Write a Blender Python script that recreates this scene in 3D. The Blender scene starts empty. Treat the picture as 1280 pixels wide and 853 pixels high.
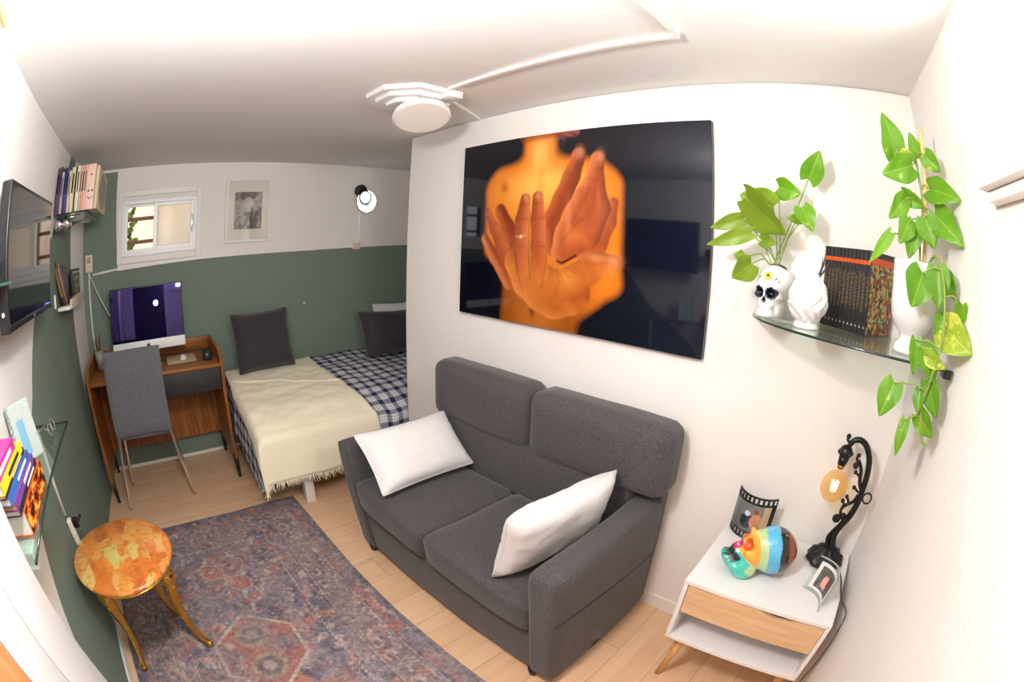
import bpy, bmesh, math, random
import numpy as np
from mathutils import Vector, Matrix, noise as mnoise
random.seed(7)
SC = bpy.context.scene
COL = SC.collection
V = Vector
ORG = {}

# ------------------------------------------------------------------ mesh builder
class MB:
    def __init__(s): s.v=[]; s.f=[]; s.m=[]; s.s=[]; s.c=[]
    def add(s, vs, fs, mi=0, smooth=False, cols=None):
        b=len(s.v); s.v += [tuple(p) for p in vs]
        for f in fs: s.f.append([b+i for i in f]); s.m.append(mi); s.s.append(smooth)
        s.c += list(cols) if cols is not None else [(1,1,1)]*len(vs)
        return s
    def xf(s, M, start=0):
        for i in range(start,len(s.v)): s.v[i]=tuple(M @ V(s.v[i]))
        return s
    def box(s,x0,x1,y0,y1,z0,z1,mi=0,M=None):
        vs=[(x0,y0,z0),(x1,y0,z0),(x1,y1,z0),(x0,y1,z0),(x0,y0,z1),(x1,y0,z1),(x1,y1,z1),(x0,y1,z1)]
        if M is not None: vs=[tuple(M@V(p)) for p in vs]
        return s.add(vs,[(0,3,2,1),(4,5,6,7),(0,1,5,4),(1,2,6,5),(2,3,7,6),(3,0,4,7)],mi)
    def rbox(s,x0,x1,y0,y1,z0,z1,r=.01,seg=3,mi=0,M=None):
        bm=bmesh.new(); bmesh.ops.create_cube(bm,size=1)
        for v in bm.verts: v.co=V(((x0+x1)/2+v.co.x*(x1-x0),(y0+y1)/2+v.co.y*(y1-y0),(z0+z1)/2+v.co.z*(z1-z0)))
        bmesh.ops.bevel(bm,geom=bm.edges[:],offset=r,segments=seg,profile=.5,affect='EDGES')
        return s.frombm(bm,mi,M)
    def frombm(s,bm,mi=0,M=None,smooth=True):
        bm.verts.index_update()
        vs=[(M@v.co if M is not None else v.co.copy()) for v in bm.verts]
        s.add(vs,[[v.index for v in f.verts] for f in bm.faces],mi,smooth); bm.free(); return s
    def tube(s,pts,r,n=8,mi=0,cap=True,closed=False):
        pts=[V(p) for p in pts]; N=len(pts); rs=r if isinstance(r,(list,tuple)) else [r]*N
        tang=[]
        for i in range(N):
            a=pts[(i-1)%N] if (closed or i>0) else pts[i]; b=pts[(i+1)%N] if (closed or i<N-1) else pts[i]
            tang.append((b-a).normalized())
        u=tang[0].orthogonal().normalized(); vs=[]; fs=[]
        for i in range(N):
            u=(u-tang[i]*u.dot(tang[i])); u=u.normalized() if u.length>1e-6 else tang[i].orthogonal().normalized()
            w=tang[i].cross(u)
            for k in range(n):
                a=2*math.pi*k/n; vs.append(pts[i]+(u*math.cos(a)+w*math.sin(a))*rs[i])
        for i in range(N if closed else N-1):
            j=(i+1)%N
            for k in range(n):
                k2=(k+1)%n; fs.append((i*n+k,i*n+k2,j*n+k2,j*n+k))
        if cap and not closed: fs.append(tuple(range(n))[::-1]); fs.append(tuple((N-1)*n+k for k in range(n)))
        return s.add(vs,fs,mi,True)
    def lathe(s,prof,n=24,c=(0,0,0),mi=0,M=None,cap=True):
        vs=[];fs=[]
        for r,z in prof:
            for k in range(n):
                a=2*math.pi*k/n; vs.append(V((r*math.cos(a),r*math.sin(a),z)))
        for i in range(len(prof)-1):
            for k in range(n):
                k2=(k+1)%n; fs.append((i*n+k,i*n+k2,(i+1)*n+k2,(i+1)*n+k))
        if cap: fs.append(tuple(range(n))[::-1]); fs.append(tuple((len(prof)-1)*n+k for k in range(n)))
        T=Matrix.Translation(V(c)) @ (M if M is not None else Matrix())
        return s.add([T@p for p in vs],fs,mi,True)
    def ball(s,c,r,n=16,m=10,mi=0,sc=(1,1,1)):
        prof=[(r*math.sin(math.pi*i/m),-r*math.cos(math.pi*i/m)) for i in range(m+1)]
        prof[0]=(1e-4,-r); prof[-1]=(1e-4,r)
        return s.lathe(prof,n,c,mi,Matrix.Diagonal((sc[0],sc[1],sc[2],1)))
    def prism(s,poly,f0,f1,mi=0,smooth=False):
        # poly: 2-D points; f0/f1 map a 2-D point to the two end faces
        n=len(poly); vs=[f0(*p) for p in poly]+[f1(*p) for p in poly]
        fs=[tuple(range(n))[::-1],tuple(range(n,2*n))]
        base=len(s.v); s.add(vs,fs,mi,False)
        s.add(vs,[(i,(i+1)%n,n+(i+1)%n,n+i) for i in range(n)],mi,smooth); return s
    def grid(s,nu,nv,fn,mi=0,smooth=True,wrapu=False,cfn=None):
        vs=[];cs=[]
        for i in range(nu):
            for j in range(nv):
                a=i/(nu-1 if not wrapu else nu); b=j/(nv-1); vs.append(fn(a,b)); cs.append(cfn(a,b) if cfn else (1,1,1))
        fs=[]
        for i in range(nu if wrapu else nu-1):
            i2=(i+1)%nu
            for j in range(nv-1): fs.append((i*nv+j,i2*nv+j,i2*nv+j+1,i*nv+j+1))
        return s.add(vs,fs,mi,smooth,cs)

def obj(name, mb, mats, parent=None, loc=None, label=None, bevel=0, bseg=2, subsurf=0, solid=0, colors=False, weld=False):
    if not isinstance(mats,(list,tuple)): mats=[mats]
    me=bpy.data.meshes.new(name); o=bpy.data.objects.new(name,me)
    if parent is not None: off=ORG[parent.name]
    elif loc is not None: off=V(loc)
    else: off=V((0,0,0))
    me.from_pydata([tuple(V(p)-off) for p in mb.v],[],mb.f)
    for m in mats: me.materials.append(m)
    me.polygons.foreach_set('material_index',mb.m); me.polygons.foreach_set('use_smooth',mb.s)
    if colors:
        a=me.color_attributes.new('col','FLOAT_COLOR','POINT')
        arr=np.ones((len(mb.v),4),dtype=np.float32); arr[:,:3]=np.array(mb.c,dtype=np.float32); a.data.foreach_set('color',arr.ravel())
    bm=bmesh.new(); bm.from_mesh(me)
    if weld: bmesh.ops.remove_doubles(bm,verts=bm.verts[:],dist=1e-5)
    bmesh.ops.recalc_face_normals(bm,faces=bm.faces[:]); bm.to_mesh(me); bm.free()
    me.update(); COL.objects.link(o)
    if parent is not None: o.parent=parent
    else: o.location=off
    ORG[o.name]=off.copy()
    if solid:
        md=o.modifiers.new('solid','SOLIDIFY'); md.thickness=solid; md.offset=0
    if bevel:
        md=o.modifiers.new('bevel','BEVEL'); md.width=bevel; md.segments=bseg; md.limit_method='ANGLE'; md.angle_limit=math.radians(40); md.harden_normals=False
    if subsurf:
        md=o.modifiers.new('sub','SUBSURF'); md.levels=subsurf; md.render_levels=subsurf
    if label: o['label']=label
    return o

def thing(name,label,cat,loc,group=None):
    o=bpy.data.objects.new(name,None); COL.objects.link(o); o.location=loc; o.empty_display_size=.05
    ORG[o.name]=V(loc); o['label']=label; o['category']=cat
    if group: o['group']=group
    return o
def tag(o,label,cat,group=None,kind=None):
    o['label']=label; o['category']=cat
    if group: o['group']=group
    if kind: o['kind']=kind
    return o
def struct(name,mb,mats,**k):
    o=obj(name,mb,mats,**k); o['kind']='structure'; return o

def smooth_path(pts,k=6,closed=False):
    P=[V(p) for p in pts]; N=len(P); out=[]
    for i in range(N if closed else N-1):
        p0=P[(i-1)%N] if (closed or i>0) else P[i]; p1=P[i]; p2=P[(i+1)%N]; p3=P[(i+2)%N] if (closed or i+2<N) else P[(i+1)%N]
        for j in range(k):
            t=j/k; out.append(.5*((2*p1)+(p2-p0)*t+(2*p0-5*p1+4*p2-p3)*t*t+(3*p1-p0-3*p2+p3)*t**3))
    if not closed: out.append(P[-1])
    return out
def frame(c,x,up):
    x=V(x).normalized(); n=x.cross(V(up)).normalized(); u=n.cross(x).normalized()
    M=Matrix((x,u,n)).transposed().to_4x4(); M.translation=V(c); return M

def pillow_mb(c,x,up,w,h,t,n=26,ear=.05,sag=0,seed=0,mi=0):
    """a stuffed square pillow; x along the width, up along the height"""
    M=frame(c,x,up); mb=MB()
    for sgn in (1,-1):
        def fn(a,b):
            u=2*a-1; v=2*b-1
            k=max(0,(1-u**4)*(1-v**4))**.55
            ex=1-.065*(1-abs(v)**2.2)*abs(u)**3; ey=1-.075*(1-abs(u)**2.2)*abs(v)**3
            rc_=1-.03*(abs(u*v))**8; ex*=rc_; ey*=rc_
            p=V((u*w/2*ex*(1+ear*.25*(abs(u*v))**6), v*h/2*ey*(1+ear*.25*(abs(u*v))**6), 0))
            q=V((u*3+seed*7.1,v*3,sgn*1.7+seed)); wr=mnoise.noise(q)*.12+mnoise.noise(q*2.6)*.08+mnoise.noise(q*6)*.03
            p.z=sgn*(t/2*k*(1+wr)+.003)
            if sag: p.y-=sag*k*(1-v)*.5
            return M@p
        mb.grid(n,n,fn,mi)
    # piping edge
    E=[]
    for k in range(4*(n-1)):
        e,i=divmod(k,n-1); a=i/(n-1)
        u,v=[(2*a-1,-1),(1,2*a-1),(1-2*a,1),(-1,1-2*a)][e]
        ex=1-.065*(1-abs(v)**2.2)*abs(u)**3; ey=1-.075*(1-abs(u)**2.2)*abs(v)**3; rc_=1-.03*(abs(u*v))**8; ex*=rc_; ey*=rc_; ee=1+ear*.25*(abs(u*v))**6
        E.append(M@V((u*w/2*ex*ee,v*h/2*ey*ee,0)))
    pip=MB().tube(E,.0036,6,closed=True)
    return mb,pip

# ------------------------------------------------------------------ materials
def srgb(r,g,b):
    f=lambda c:(c/12.92 if c<=.04045 else ((c+.055)/1.055)**2.4)
    return (f(r/255),f(g/255),f(b/255))
class NT:
    def __init__(s,name):
        s.m=bpy.data.materials.new(name); s.m.use_nodes=True; s.t=s.m.node_tree; s.t.nodes.clear()
        s.out=s.n('ShaderNodeOutputMaterial')
    def n(s,ty,ins=None,**kw):
        nd=s.t.nodes.new(ty)
        for k,v in kw.items(): setattr(nd,k,v)
        for k,v in (ins or {}).items(): s.set(nd,k,v)
        return nd
    def set(s,nd,k,v):
        sk=nd.inputs[k]
        if hasattr(v,'is_output'): s.t.links.new(v,sk)
        elif hasattr(v,'outputs'): s.t.links.new(v.outputs[0],sk)
        else:
            if sk.type=='RGBA' and len(v)==3: v=(*v,1)
            sk.default_value=v
    def obj(s,sx=1,sy=1,sz=1,kind='Object',rot=(0,0,0)):
        tc=s.n('ShaderNodeTexCoord'); mp=s.n('ShaderNodeMapping',{'Vector':tc.outputs[kind],'Scale':(sx,sy,sz),'Rotation':rot}); return mp.outputs[0]
    def noise(s,vec,scale=5,detail=4,rough=.55,dist=0):
        return s.n('ShaderNodeTexNoise',{'Vector':vec,'Scale':scale,'Detail':detail,'Roughness':rough,'Distortion':dist}).outputs[0]
    def ramp(s,fac,stops,interp='LINEAR'):
        r=s.n('ShaderNodeValToRGB',{'Fac':fac}); e=r.color_ramp; e.interpolation=interp
        while len(e.elements)<len(stops): e.elements.new(.5)
        for i,(p,c) in enumerate(stops): e.elements[i].position=p; e.elements[i].color=(*c,1) if len(c)==3 else c
        return r.outputs[0]
    def math(s,op,a,b=0,c=0):
        nd=s.n('ShaderNodeMath',operation=op); s.set(nd,0,a); s.set(nd,1,b); s.set(nd,2,c); return nd.outputs[0]
    def mix(s,f,a,b,mode='MIX'):
        nd=s.n('ShaderNodeMix',data_type='RGBA',blend_type=mode); s.set(nd,0,f); s.set(nd,6,a); s.set(nd,7,b); return nd.outputs[2]
    def bump(s,h,st=.2,d=.01):
        return s.n('ShaderNodeBump',{'Height':h,'Strength':st,'Distance':d}).outputs[0]
    def pbsdf(s,**k):
        nd=s.n('ShaderNodeBsdfPrincipled')
        for a,b in k.items(): s.set(nd,a.replace('_',' '),b)
        s.t.links.new(nd.outputs[0],s.out.inputs[0]); return nd
def plain(name,c,rough=.5,metal=0,bump=0,bscale=200,**k):
    t=NT(name); p=t.pbsdf(Base_Color=c,Roughness=rough,Metallic=metal,**k)
    if bump: t.set(p,'Normal',t.bump(t.noise(t.obj(),bscale,3),bump,.002))
    return t.m
def fabric(name,c1,c2,scale=700,bump=.35,rough=.95,mid=.5,sheen=.2):
    t=NT(name); v=t.obj(); n=t.noise(v,scale,2,.7); l=t.noise(v,9,3)
    c=t.ramp(n,[(.3,c1),(.7,c2)])
    t.pbsdf(Base_Color=c,Roughness=rough,Normal=t.bump(t.math('ADD',n,t.math('MULTIPLY',l,.6)),bump,.002),Sheen_Weight=sheen,Specular_IOR_Level=.15); return t.m
def wood(name,cols,axis='x',scale=6,rough=.4,stretch=14,bump=.05):
    t=NT(name); sc=[stretch]*3; sc['xyz'.index(axis)]=1
    v=t.obj(*sc); n=t.noise(v,scale,6,.6,.8); f=t.noise(v,scale*6,3,.6)
    k=t.math('ADD',t.math('MULTIPLY',n,.75),t.math('MULTIPLY',f,.25))
    c=t.ramp(k,[(.30,cols[0]),(.5,cols[1]),(.68,cols[2])])
    t.pbsdf(Base_Color=c,Roughness=rough,Normal=t.bump(f,bump,.002)); return t.m
def vcol(name,rough=.9,bump=0,bscale=300,**k):
    t=NT(name); a=t.n('ShaderNodeVertexColor',layer_name='col')
    p=t.pbsdf(Base_Color=a.outputs[0],Roughness=rough,**k)
    if bump: t.set(p,'Normal',t.bump(t.noise(t.obj(),bscale,3),bump,.003))
    return t.m
def emis(name,c,st):
    t=NT(name); e=t.n('ShaderNodeEmission',{'Color':c,'Strength':st}); t.t.links.new(e.outputs[0],t.out.inputs[0]); return t.m
def plaster(name,c,bump=.12):
    t=NT(name); v=t.obj(); n=t.noise(v,6,5,.6); f=t.noise(v,90,4,.6)
    h=t.math('ADD',n,t.math('MULTIPLY',f,.25))
    t.pbsdf(Base_Color=c,Roughness=.85,Specular_IOR_Level=.2,Normal=t.bump(h,bump,.02)); return t.m

M={}
M['wall']=plaster('white_plaster',(.80,.775,.745))
M['near']=plaster('white_plaster_lumpy',(.77,.745,.72),.35)
M['ceil']=plaster('ceiling_plaster',(.75,.735,.72),.1)
M['green']=plaster('sage_green_paint',srgb(118,132,121),.06)
M['trim']=plain('white_trim',(.80,.775,.74),.45)
M['white']=plain('white_lacquer',(.76,.75,.745),.35)
M['plastic']=plain('white_plastic',(.8,.79,.77),.35)
M['cream_plastic']=plain('cream_plastic',srgb(225,215,190),.45)
M['alu']=plain('white_aluminium',(.82,.82,.83),.3)
M['chrome']=plain('chrome',(.85,.85,.86),.08,1)
M['steel']=plain('brushed_steel',(.72,.72,.73),.3,1)
M['black']=plain('black_plastic',(.012,.012,.013),.35)
M['iron']=plain('black_cast_iron',(.012,.010,.010),.38,.3,bump=.3,bscale=120)
M['rubber']=plain('dark_rubber',(.02,.02,.02),.8)
M['sofa']=fabric('charcoal_sofa_weave',srgb(40,39,41),srgb(98,94,95),330,.5)
M['chairfab']=fabric('grey_chair_fabric',srgb(70,70,74),srgb(124,124,128),240,.4)
M['velvet']=fabric('dark_plum_grey_velvet',srgb(48,44,49),srgb(66,61,66),260,.12,.75,sheen=.35)
M['cotton']=fabric('white_cotton',(.68,.67,.67),(.75,.74,.74),500,.25)
M['cream']=fabric('cream_wool_throw',srgb(238,228,198),srgb(250,243,220),330,.5)
M['walnut']=wood('walnut_veneer',[srgb(92,52,22),srgb(132,80,36),srgb(166,108,54)],'x',5,.38)
M['walnut_y']=wood('walnut_veneer_cross',[srgb(92,52,22),srgb(135,82,36),srgb(168,110,54)],'y',5,.38)
M['walnut_z']=wood('walnut_veneer_upright',[srgb(88,48,18),srgb(140,84,34),srgb(182,120,56)],'z',6,.38)
M['oak']=wood('pale_oak_veneer',[srgb(196,158,116),srgb(212,176,134),srgb(224,192,152)],'x',4,.5,10)
M['beech']=wood('beech_leg_wood',[srgb(205,150,92),srgb(220,168,108),srgb(232,184,126)],'z',6,.45)
M['doorwood']=wood('orange_wood_panel',[srgb(196,118,66),srgb(226,146,92),srgb(238,164,112)],'z',3,.4)
M['darkdoor']=wood('dark_brown_door',[srgb(28,18,14),srgb(40,26,20),srgb(54,36,26)],'z',4,.4)
M['bamboo']=wood('bamboo_stake',[srgb(206,160,98),srgb(226,186,126),srgb(238,206,152)],'z',20,.5)
M['charcoal']=plain('charcoal_drawer_front',srgb(44,42,44),.55)
M['gold']=plain('antique_gold_brass',srgb(232,180,78),.22,1,bump=.7,bscale=45)
M['soil']=plain('potting_soil',(.05,.03,.02),.95)
M['stem']=plain('green_stem',srgb(128,150,62),.5)
M['ceramic']=plain('white_ceramic',(.74,.74,.745),.14)
M['matteceramic']=plain('matte_white_ceramic',(.73,.72,.72),.5)
M['navy']=plain('glossy_navy_glaze',srgb(16,18,40),.15)
M['yellow']=plain('yellow_petal_glaze',srgb(240,190,20),.3)
M['brown']=plain('brown_glaze',srgb(92,50,20),.4)
M['leafglaze']=plain('green_glaze',srgb(96,160,80),.3)
M['vc_matte']=vcol('painted_matte',.9)
M['vc_gloss']=vcol('printed_gloss',.25)
M['rugm']=vcol('faded_rug_pile',.97,.5,900,Specular_IOR_Level=.05)
M['acrylic_print']=vcol('print_behind_gloss_acrylic',.05,Specular_IOR_Level=.5,Coat_Weight=.3,Coat_Roughness=.02)
def thin(t,f0=.05,mx_=.75):
    lw=t.n('ShaderNodeLayerWeight',{'Blend':.5}); return t.math('ADD',f0,t.math('MULTIPLY',t.math('POWER',lw.outputs['Facing'],4.0),mx_))
t=NT('shelf_glass'); g=t.n('ShaderNodeBsdfGlass',{'Color':(.90,.97,.94),'Roughness':0.0,'IOR':1.45}); tr=t.n('ShaderNodeBsdfTransparent',{'Color':(.86,.95,.91)})
gl=t.n('ShaderNodeBsdfGlossy',{'Color':(1,1,1),'Roughness':.01})
mx=t.n('ShaderNodeMixShader',{0:thin(t),1:tr,2:gl}); t.t.links.new(mx.outputs[0],t.out.inputs[0]); M['glass']=t.m
M['glassedge']=plain('dark_glass_edge',(.015,.03,.027),.1)
M['tealedge']=plain('teal_glass_edge',srgb(48,96,84),.1)
t=NT('clear_pane'); fr=thin(t,.05,.35); tr=t.n('ShaderNodeBsdfTransparent',{'Color':(.96,.97,.97)}); gl=t.n('ShaderNodeBsdfGlossy',{'Roughness':0.0})
mx=t.n('ShaderNodeMixShader',{0:fr,1:tr,2:gl}); t.t.links.new(mx.outputs[0],t.out.inputs[0]); M['pane']=t.m
t=NT('frosted_pane'); tl=t.n('ShaderNodeBsdfTranslucent',{'Color':(.95,.93,.88)}); tr=t.n('ShaderNodeBsdfTransparent',{'Color':(.95,.93,.9)})
mx=t.n('ShaderNodeMixShader',{0:.5,1:tr,2:tl}); t.t.links.new(mx.outputs[0],t.out.inputs[0]); M['frost']=t.m
t=NT('amber_bulb_glass'); fr=thin(t,.06,.3); tr=t.n('ShaderNodeBsdfTransparent',{'Color':(1,.84,.58)}); gl=t.n('ShaderNodeBsdfGlossy',{'Roughness':0.02})
mx=t.n('ShaderNodeMixShader',{0:fr,1:tr,2:gl}); t.t.links.new(mx.outputs[0],t.out.inputs[0]); M['amber']=t.m
M['filament']=emis('glowing_filament',(1,.72,.35),14)
M['ringlight']=emis('lit_led_ring',(1,.97,.93),9)
M['ringdisc']=emis('lit_led_disc',(1,.98,.95),1.1)
t=NT('tv_screen'); t.pbsdf(Base_Color=(.004,.004,.005),Roughness=.06,Specular_IOR_Level=.9,Coat_Weight=.5,Coat_Roughness=.03); M['tvscreen']=t.m
t=NT('monitor_screen'); t.pbsdf(Base_Color=(.008,.006,.03),Roughness=.02,Specular_IOR_Level=1.0,Specular_Tint=(.40,.30,1.0),Coat_Weight=1.0,Coat_Roughness=0.01,Coat_Tint=(.5,.4,1),Coat_IOR=1.3); M['screen']=t.m
# floor planks along y
t=NT('oak_floor_planks'); tc=t.n('ShaderNodeTexCoord'); sp=t.n('ShaderNodeSeparateXYZ',{0:tc.outputs['Object']})
xw=t.math('MULTIPLY',t.math('ADD',sp.outputs[0],5.0-.02),1/.165); xi=t.math('FLOOR',xw); xf=t.math('FRACT',xw)
off=t.math('MULTIPLY',t.math('FRACT',t.math('MULTIPLY',xi,.618)),1.25)
yw=t.math('MULTIPLY',t.math('ADD',t.math('ADD',sp.outputs[1],6),off),1/1.25); yi=t.math('FLOOR',yw); yf=t.math('FRACT',yw)
cb=t.n('ShaderNodeCombineXYZ',{0:xi,1:yi,2:0.0}); wn=t.n('ShaderNodeTexWhiteNoise',{0:cb.outputs[0]},noise_dimensions='3D')
v2=t.n('ShaderNodeCombineXYZ',{0:t.math('MULTIPLY',sp.outputs[0],16),1:t.math('ADD',sp.outputs[1],t.math('MULTIPLY',wn.outputs[0],20)),2:t.math('MULTIPLY',xi,3.7)})
g1=t.noise(v2.outputs[0],1.1,5,.55,.6); g2=t.noise(v2.outputs[0],9,3,.6)
c=t.ramp(t.math('ADD',t.math('MULTIPLY',g1,.8),t.math('MULTIPLY',g2,.2)),[(.32,srgb(196,154,116)),(.5,srgb(222,184,146)),(.68,srgb(238,208,174))])
c=t.mix(.45,c,srgb(232,196,160)); c=t.mix(t.math('MULTIPLY',wn.outputs[0],.30),c,srgb(206,158,120))
e1=t.math('MINIMUM',xf,t.math('SUBTRACT',1,xf)); e2=t.math('MULTIPLY',t.math('MINIMUM',yf,t.math('SUBTRACT',1,yf)),7.5)
ed=t.math('LESS_THAN',t.math('MINIMUM',e1,e2),.009); c=t.mix(t.math('MULTIPLY',ed,.45),c,srgb(96,66,46))
t.pbsdf(Base_Color=c,Roughness=.42,Specular_IOR_Level=.35,Normal=t.bump(t.math('SUBTRACT',g2,t.math('MULTIPLY',ed,2.)),.08,.002)); M['floor']=t.m
# plaid bedding
t=NT('navy_white_plaid'); uv=t.n('ShaderNodeUVMap',uv_map='cloth'); sp=t.n('ShaderNodeSeparateXYZ',{0:uv.outputs[0]})
def band(a,per,lo,hi,ph=0): 
    f=t.math('FRACT',t.math('ADD',t.math('MULTIPLY',a,1/per),ph)); return t.math('MULTIPLY',t.math('GREATER_THAN',f,lo),t.math('LESS_THAN',f,hi))
def plaidaxis(a):
    w=band(a,.084,.0,.42); th=band(a,.084,.58,.63); th2=band(a,.084,.80,.85); th3=band(a,.084,.18,.24)
    return t.math('ADD',t.math('MULTIPLY',w,.55),t.math('ADD',t.math('MULTIPLY',th,.30),t.math('ADD',t.math('MULTIPLY',th2,.22),t.math('MULTIPLY',th3,.20))))
k=t.math('MINIMUM',t.math('MULTIPLY',t.math('ADD',plaidaxis(sp.outputs[0]),plaidaxis(sp.outputs[1])),.72),1)
nz=t.noise(t.obj(),500,2); k=t.math('MULTIPLY',k,t.math('ADD',.75,t.math('MULTIPLY',nz,.5)))
c=t.ramp(k,[(0,srgb(224,220,220)),(.42,srgb(138,142,160)),(.85,srgb(28,36,62))])
t.pbsdf(Base_Color=c,Roughness=.95,Specular_IOR_Level=.1,Normal=t.bump(nz,.2,.002)); M['plaid']=t.m
# onyx table top
t=NT('amber_onyx'); v=t.obj(1,1.9,1,rot=(0,0,.6)); n0=t.noise(v,7,3); 
vo=t.n('ShaderNodeTexVoronoi',{'Vector':t.n('ShaderNodeMix',{0:.10,4:v,5:t.n('ShaderNodeTexNoise',{'Vector':v,'Scale':9.,'Detail':4.}).outputs[1]},data_type='VECTOR').outputs[1],'Scale':10.0,'Randomness':1.0},feature='F1')
ve=t.n('ShaderNodeTexVoronoi',{'Vector':t.n('ShaderNodeMix',{0:.10,4:v,5:t.n('ShaderNodeTexNoise',{'Vector':v,'Scale':9.,'Detail':4.}).outputs[1]},data_type='VECTOR').outputs[1],'Scale':10.0,'Randomness':1.0},feature='DISTANCE_TO_EDGE')
sx=t.n('ShaderNodeSeparateXYZ',{0:vo.outputs['Color']})
ob=t.n('ShaderNodeSeparateXYZ',{0:t.obj()}); rad=t.math('SQRT',t.math('ADD',t.math('POWER',ob.outputs[0],2.),t.math('POWER',ob.outputs[1],2.))); inn=t.math('SUBTRACT',1,t.math('MULTIPLY',rad,7.5)); key=t.math('ADD',t.math('MULTIPLY',sx.outputs[0],.72),t.math('MULTIPLY',t.math('MAXIMUM',inn,0),.42)); key=t.math('ADD',key,t.math('MULTIPLY',t.math('SUBTRACT',t.noise(t.obj(14,5,5),4,5,.65),.5),.35)); c=t.ramp(key,[(0,srgb(176,78,12)),(.2,srgb(206,108,24)),(.34,srgb(216,134,48)),(.46,srgb(206,156,78)),(.56,srgb(194,98,24)),(.68,srgb(212,180,104)),(.82,srgb(184,170,90)),(1,srgb(200,186,112))])
st=t.noise(t.obj(30,8,8),3,5,.7); c=t.mix(t.math('MULTIPLY',st,.30),c,srgb(226,178,104)); c=t.mix(t.math('MULTIPLY',t.math('GREATER_THAN',t.noise(t.obj(),26,5,.65,1.),.60),.55),c,srgb(160,72,18))
c=t.mix(t.math('MULTIPLY',t.math('LESS_THAN',ve.outputs['Distance'],.035),.30),c,srgb(196,120,66))
t.pbsdf(Base_Color=c,Roughness=.1,Coat_Weight=.5,Coat_Roughness=.05); M['onyx']=t.m
# pothos leaf
def leafmat(name,c1,c2,c3,amt):
    t=NT(name); v=t.obj(); n=t.noise(v,28,4,.6,.6); b=t.noise(v,7,3)
    c=t.ramp(b,[(.3,c1),(.7,c2)]); c=t.mix(t.math('MULTIPLY',t.math('GREATER_THAN',n,amt),.8),c,c3)
    uv=t.n('ShaderNodeUVMap',uv_map='cloth'); sp=t.n('ShaderNodeSeparateXYZ',{0:uv.outputs[0]})
    mid=t.math('LESS_THAN',t.math('ABSOLUTE',sp.outputs[0]),.035); c=t.mix(t.math('MULTIPLY',mid,.5),c,c3)
    p=t.pbsdf(Base_Color=c,Roughness=.38,Specular_IOR_Level=.4,Transmission_Weight=0.0)
    tl=t.n('ShaderNodeBsdfTranslucent',{'Color':c}); mx=t.n('ShaderNodeMixShader',{0:.3,1:p,2:tl}); t.t.links.new(mx.outputs[0],t.out.inputs[0]); return t.m
M['leaf']=leafmat('pothos_leaf',srgb(84,140,26),srgb(116,168,40),srgb(170,196,80),.66)
M['leafdark']=leafmat('pothos_leaf_olive',srgb(106,138,32),srgb(132,158,46),srgb(150,170,66),.70)
M['leafyellow']=leafmat('pothos_leaf_yellow',srgb(118,164,40),srgb(168,190,58),srgb(214,212,96),.52)
M['bark']=plain('tree_bark',srgb(96,70,48),.9)
M['extwall']=plaster('sunlit_render',srgb(240,222,200),.3)
M['grille']=plain('brown_grille_paint',srgb(122,74,46),.5)
M['treeleaf']=plain('tree_leaf',srgb(104,124,50),.7)

# ------------------------------------------------------------------ room shell
XB=-3.53; YL=-2.08; H=2.052; XA=-2.455; YA=1.25   # back wall, left wall, ceiling, alcove corner, alcove end
def leftwall_y(x): return YL if x>-2.7 else YL+(-2.7-x)/.83*.062
YC=leftwall_y(XB)
ND=V((.158,-.987,0)); NN=V((.987,.158,0))            # direction along the near wall and its outward normal
def NW(s,t,z): return ND*s+NN*t+V((0,0,z))
NE=NW(2.12,0,0)                                       # where it meets the left wall
struct('floor',MB().box(XB-.1,.5,YL-.15,YA+.1,-.06,0),M['floor'])
struct('ceiling',MB().box(XB-.1,.5,YL-.15,YA+.1,H,H+.06),M['ceil'])
# long wall with the picture, ends at the bed alcove
struct('wall_right',MB().box(XA,.02,0,.12,0,H),M['wall'],bevel=.012)
struct('wall_alcove_side',MB().box(XA,XA+.12,.12,YA,0,H),M['wall'])
struct('wall_alcove_end',MB().box(XB-.1,XA+.12,YA,YA+.1,0,H),M['wall'])
# near wall (slightly skewed) with a high window opening
w=MB()
def nbox(s0,s1,z0,z1,t0=0,t1=.16):
    vs=[NW(s,t,z) for z in (z0,z1) for s,t in ((s0,t0),(s1,t0),(s1,t1),(s0,t1))]
    w.add(vs,[(0,3,2,1),(4,5,6,7),(0,1,5,4),(1,2,6,5),(2,3,7,6),(3,0,4,7)],0)
WS0,WS1,WZ0,WZ1=.60,1.12,1.668,2.0
nbox(-.03,WS0,0,H); nbox(WS1,2.2,0,H); nbox(WS0,WS1,0,WZ0); nbox(WS0,WS1,WZ1,H)
struct('wall_near',w,M['near'])
# left wall: white with a sage green field and a white band at the corner
def polywall(name,polys,mats,depth):
    mb=MB()
    for pts,mi in polys: mb.add(pts,[tuple(range(len(pts)))],mi)
    return struct(name,mb,mats)
def L(x,z): return (x,leftwall_y(x),z)
diag=[(-2.93,H),(-2.80,1.72),(-2.62,1.60),(-2.28,1.34),(-2.13,1.18),(-1.99,1.02),(-1.78,.88),(-1.58,.745),(-1.49,.65),(-1.36,.53),(-1.05,.22),(-.86,0)]
strp=[(-3.08,H),(-3.11,1.67),(-3.15,1.19),(-3.18,.80),(-3.20,.42),(-3.25,0)]
polys=[]
xe=NE.x+.02
for (a,b) in zip(diag[:-1],diag[1:]):
    polys.append(([L(xe,b[1]),L(xe,a[1]),L(*a),L(*b)],0))
zs=sorted({z for _,z in diag}|{z for _,z in strp},reverse=True)
def ev(pl,z):
    for (x0,z0),(x1,z1) in zip(pl[:-1],pl[1:]):
        if z1<=z<=z0: return x0+(x1-x0)*(z0-z)/(z0-z1)
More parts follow.
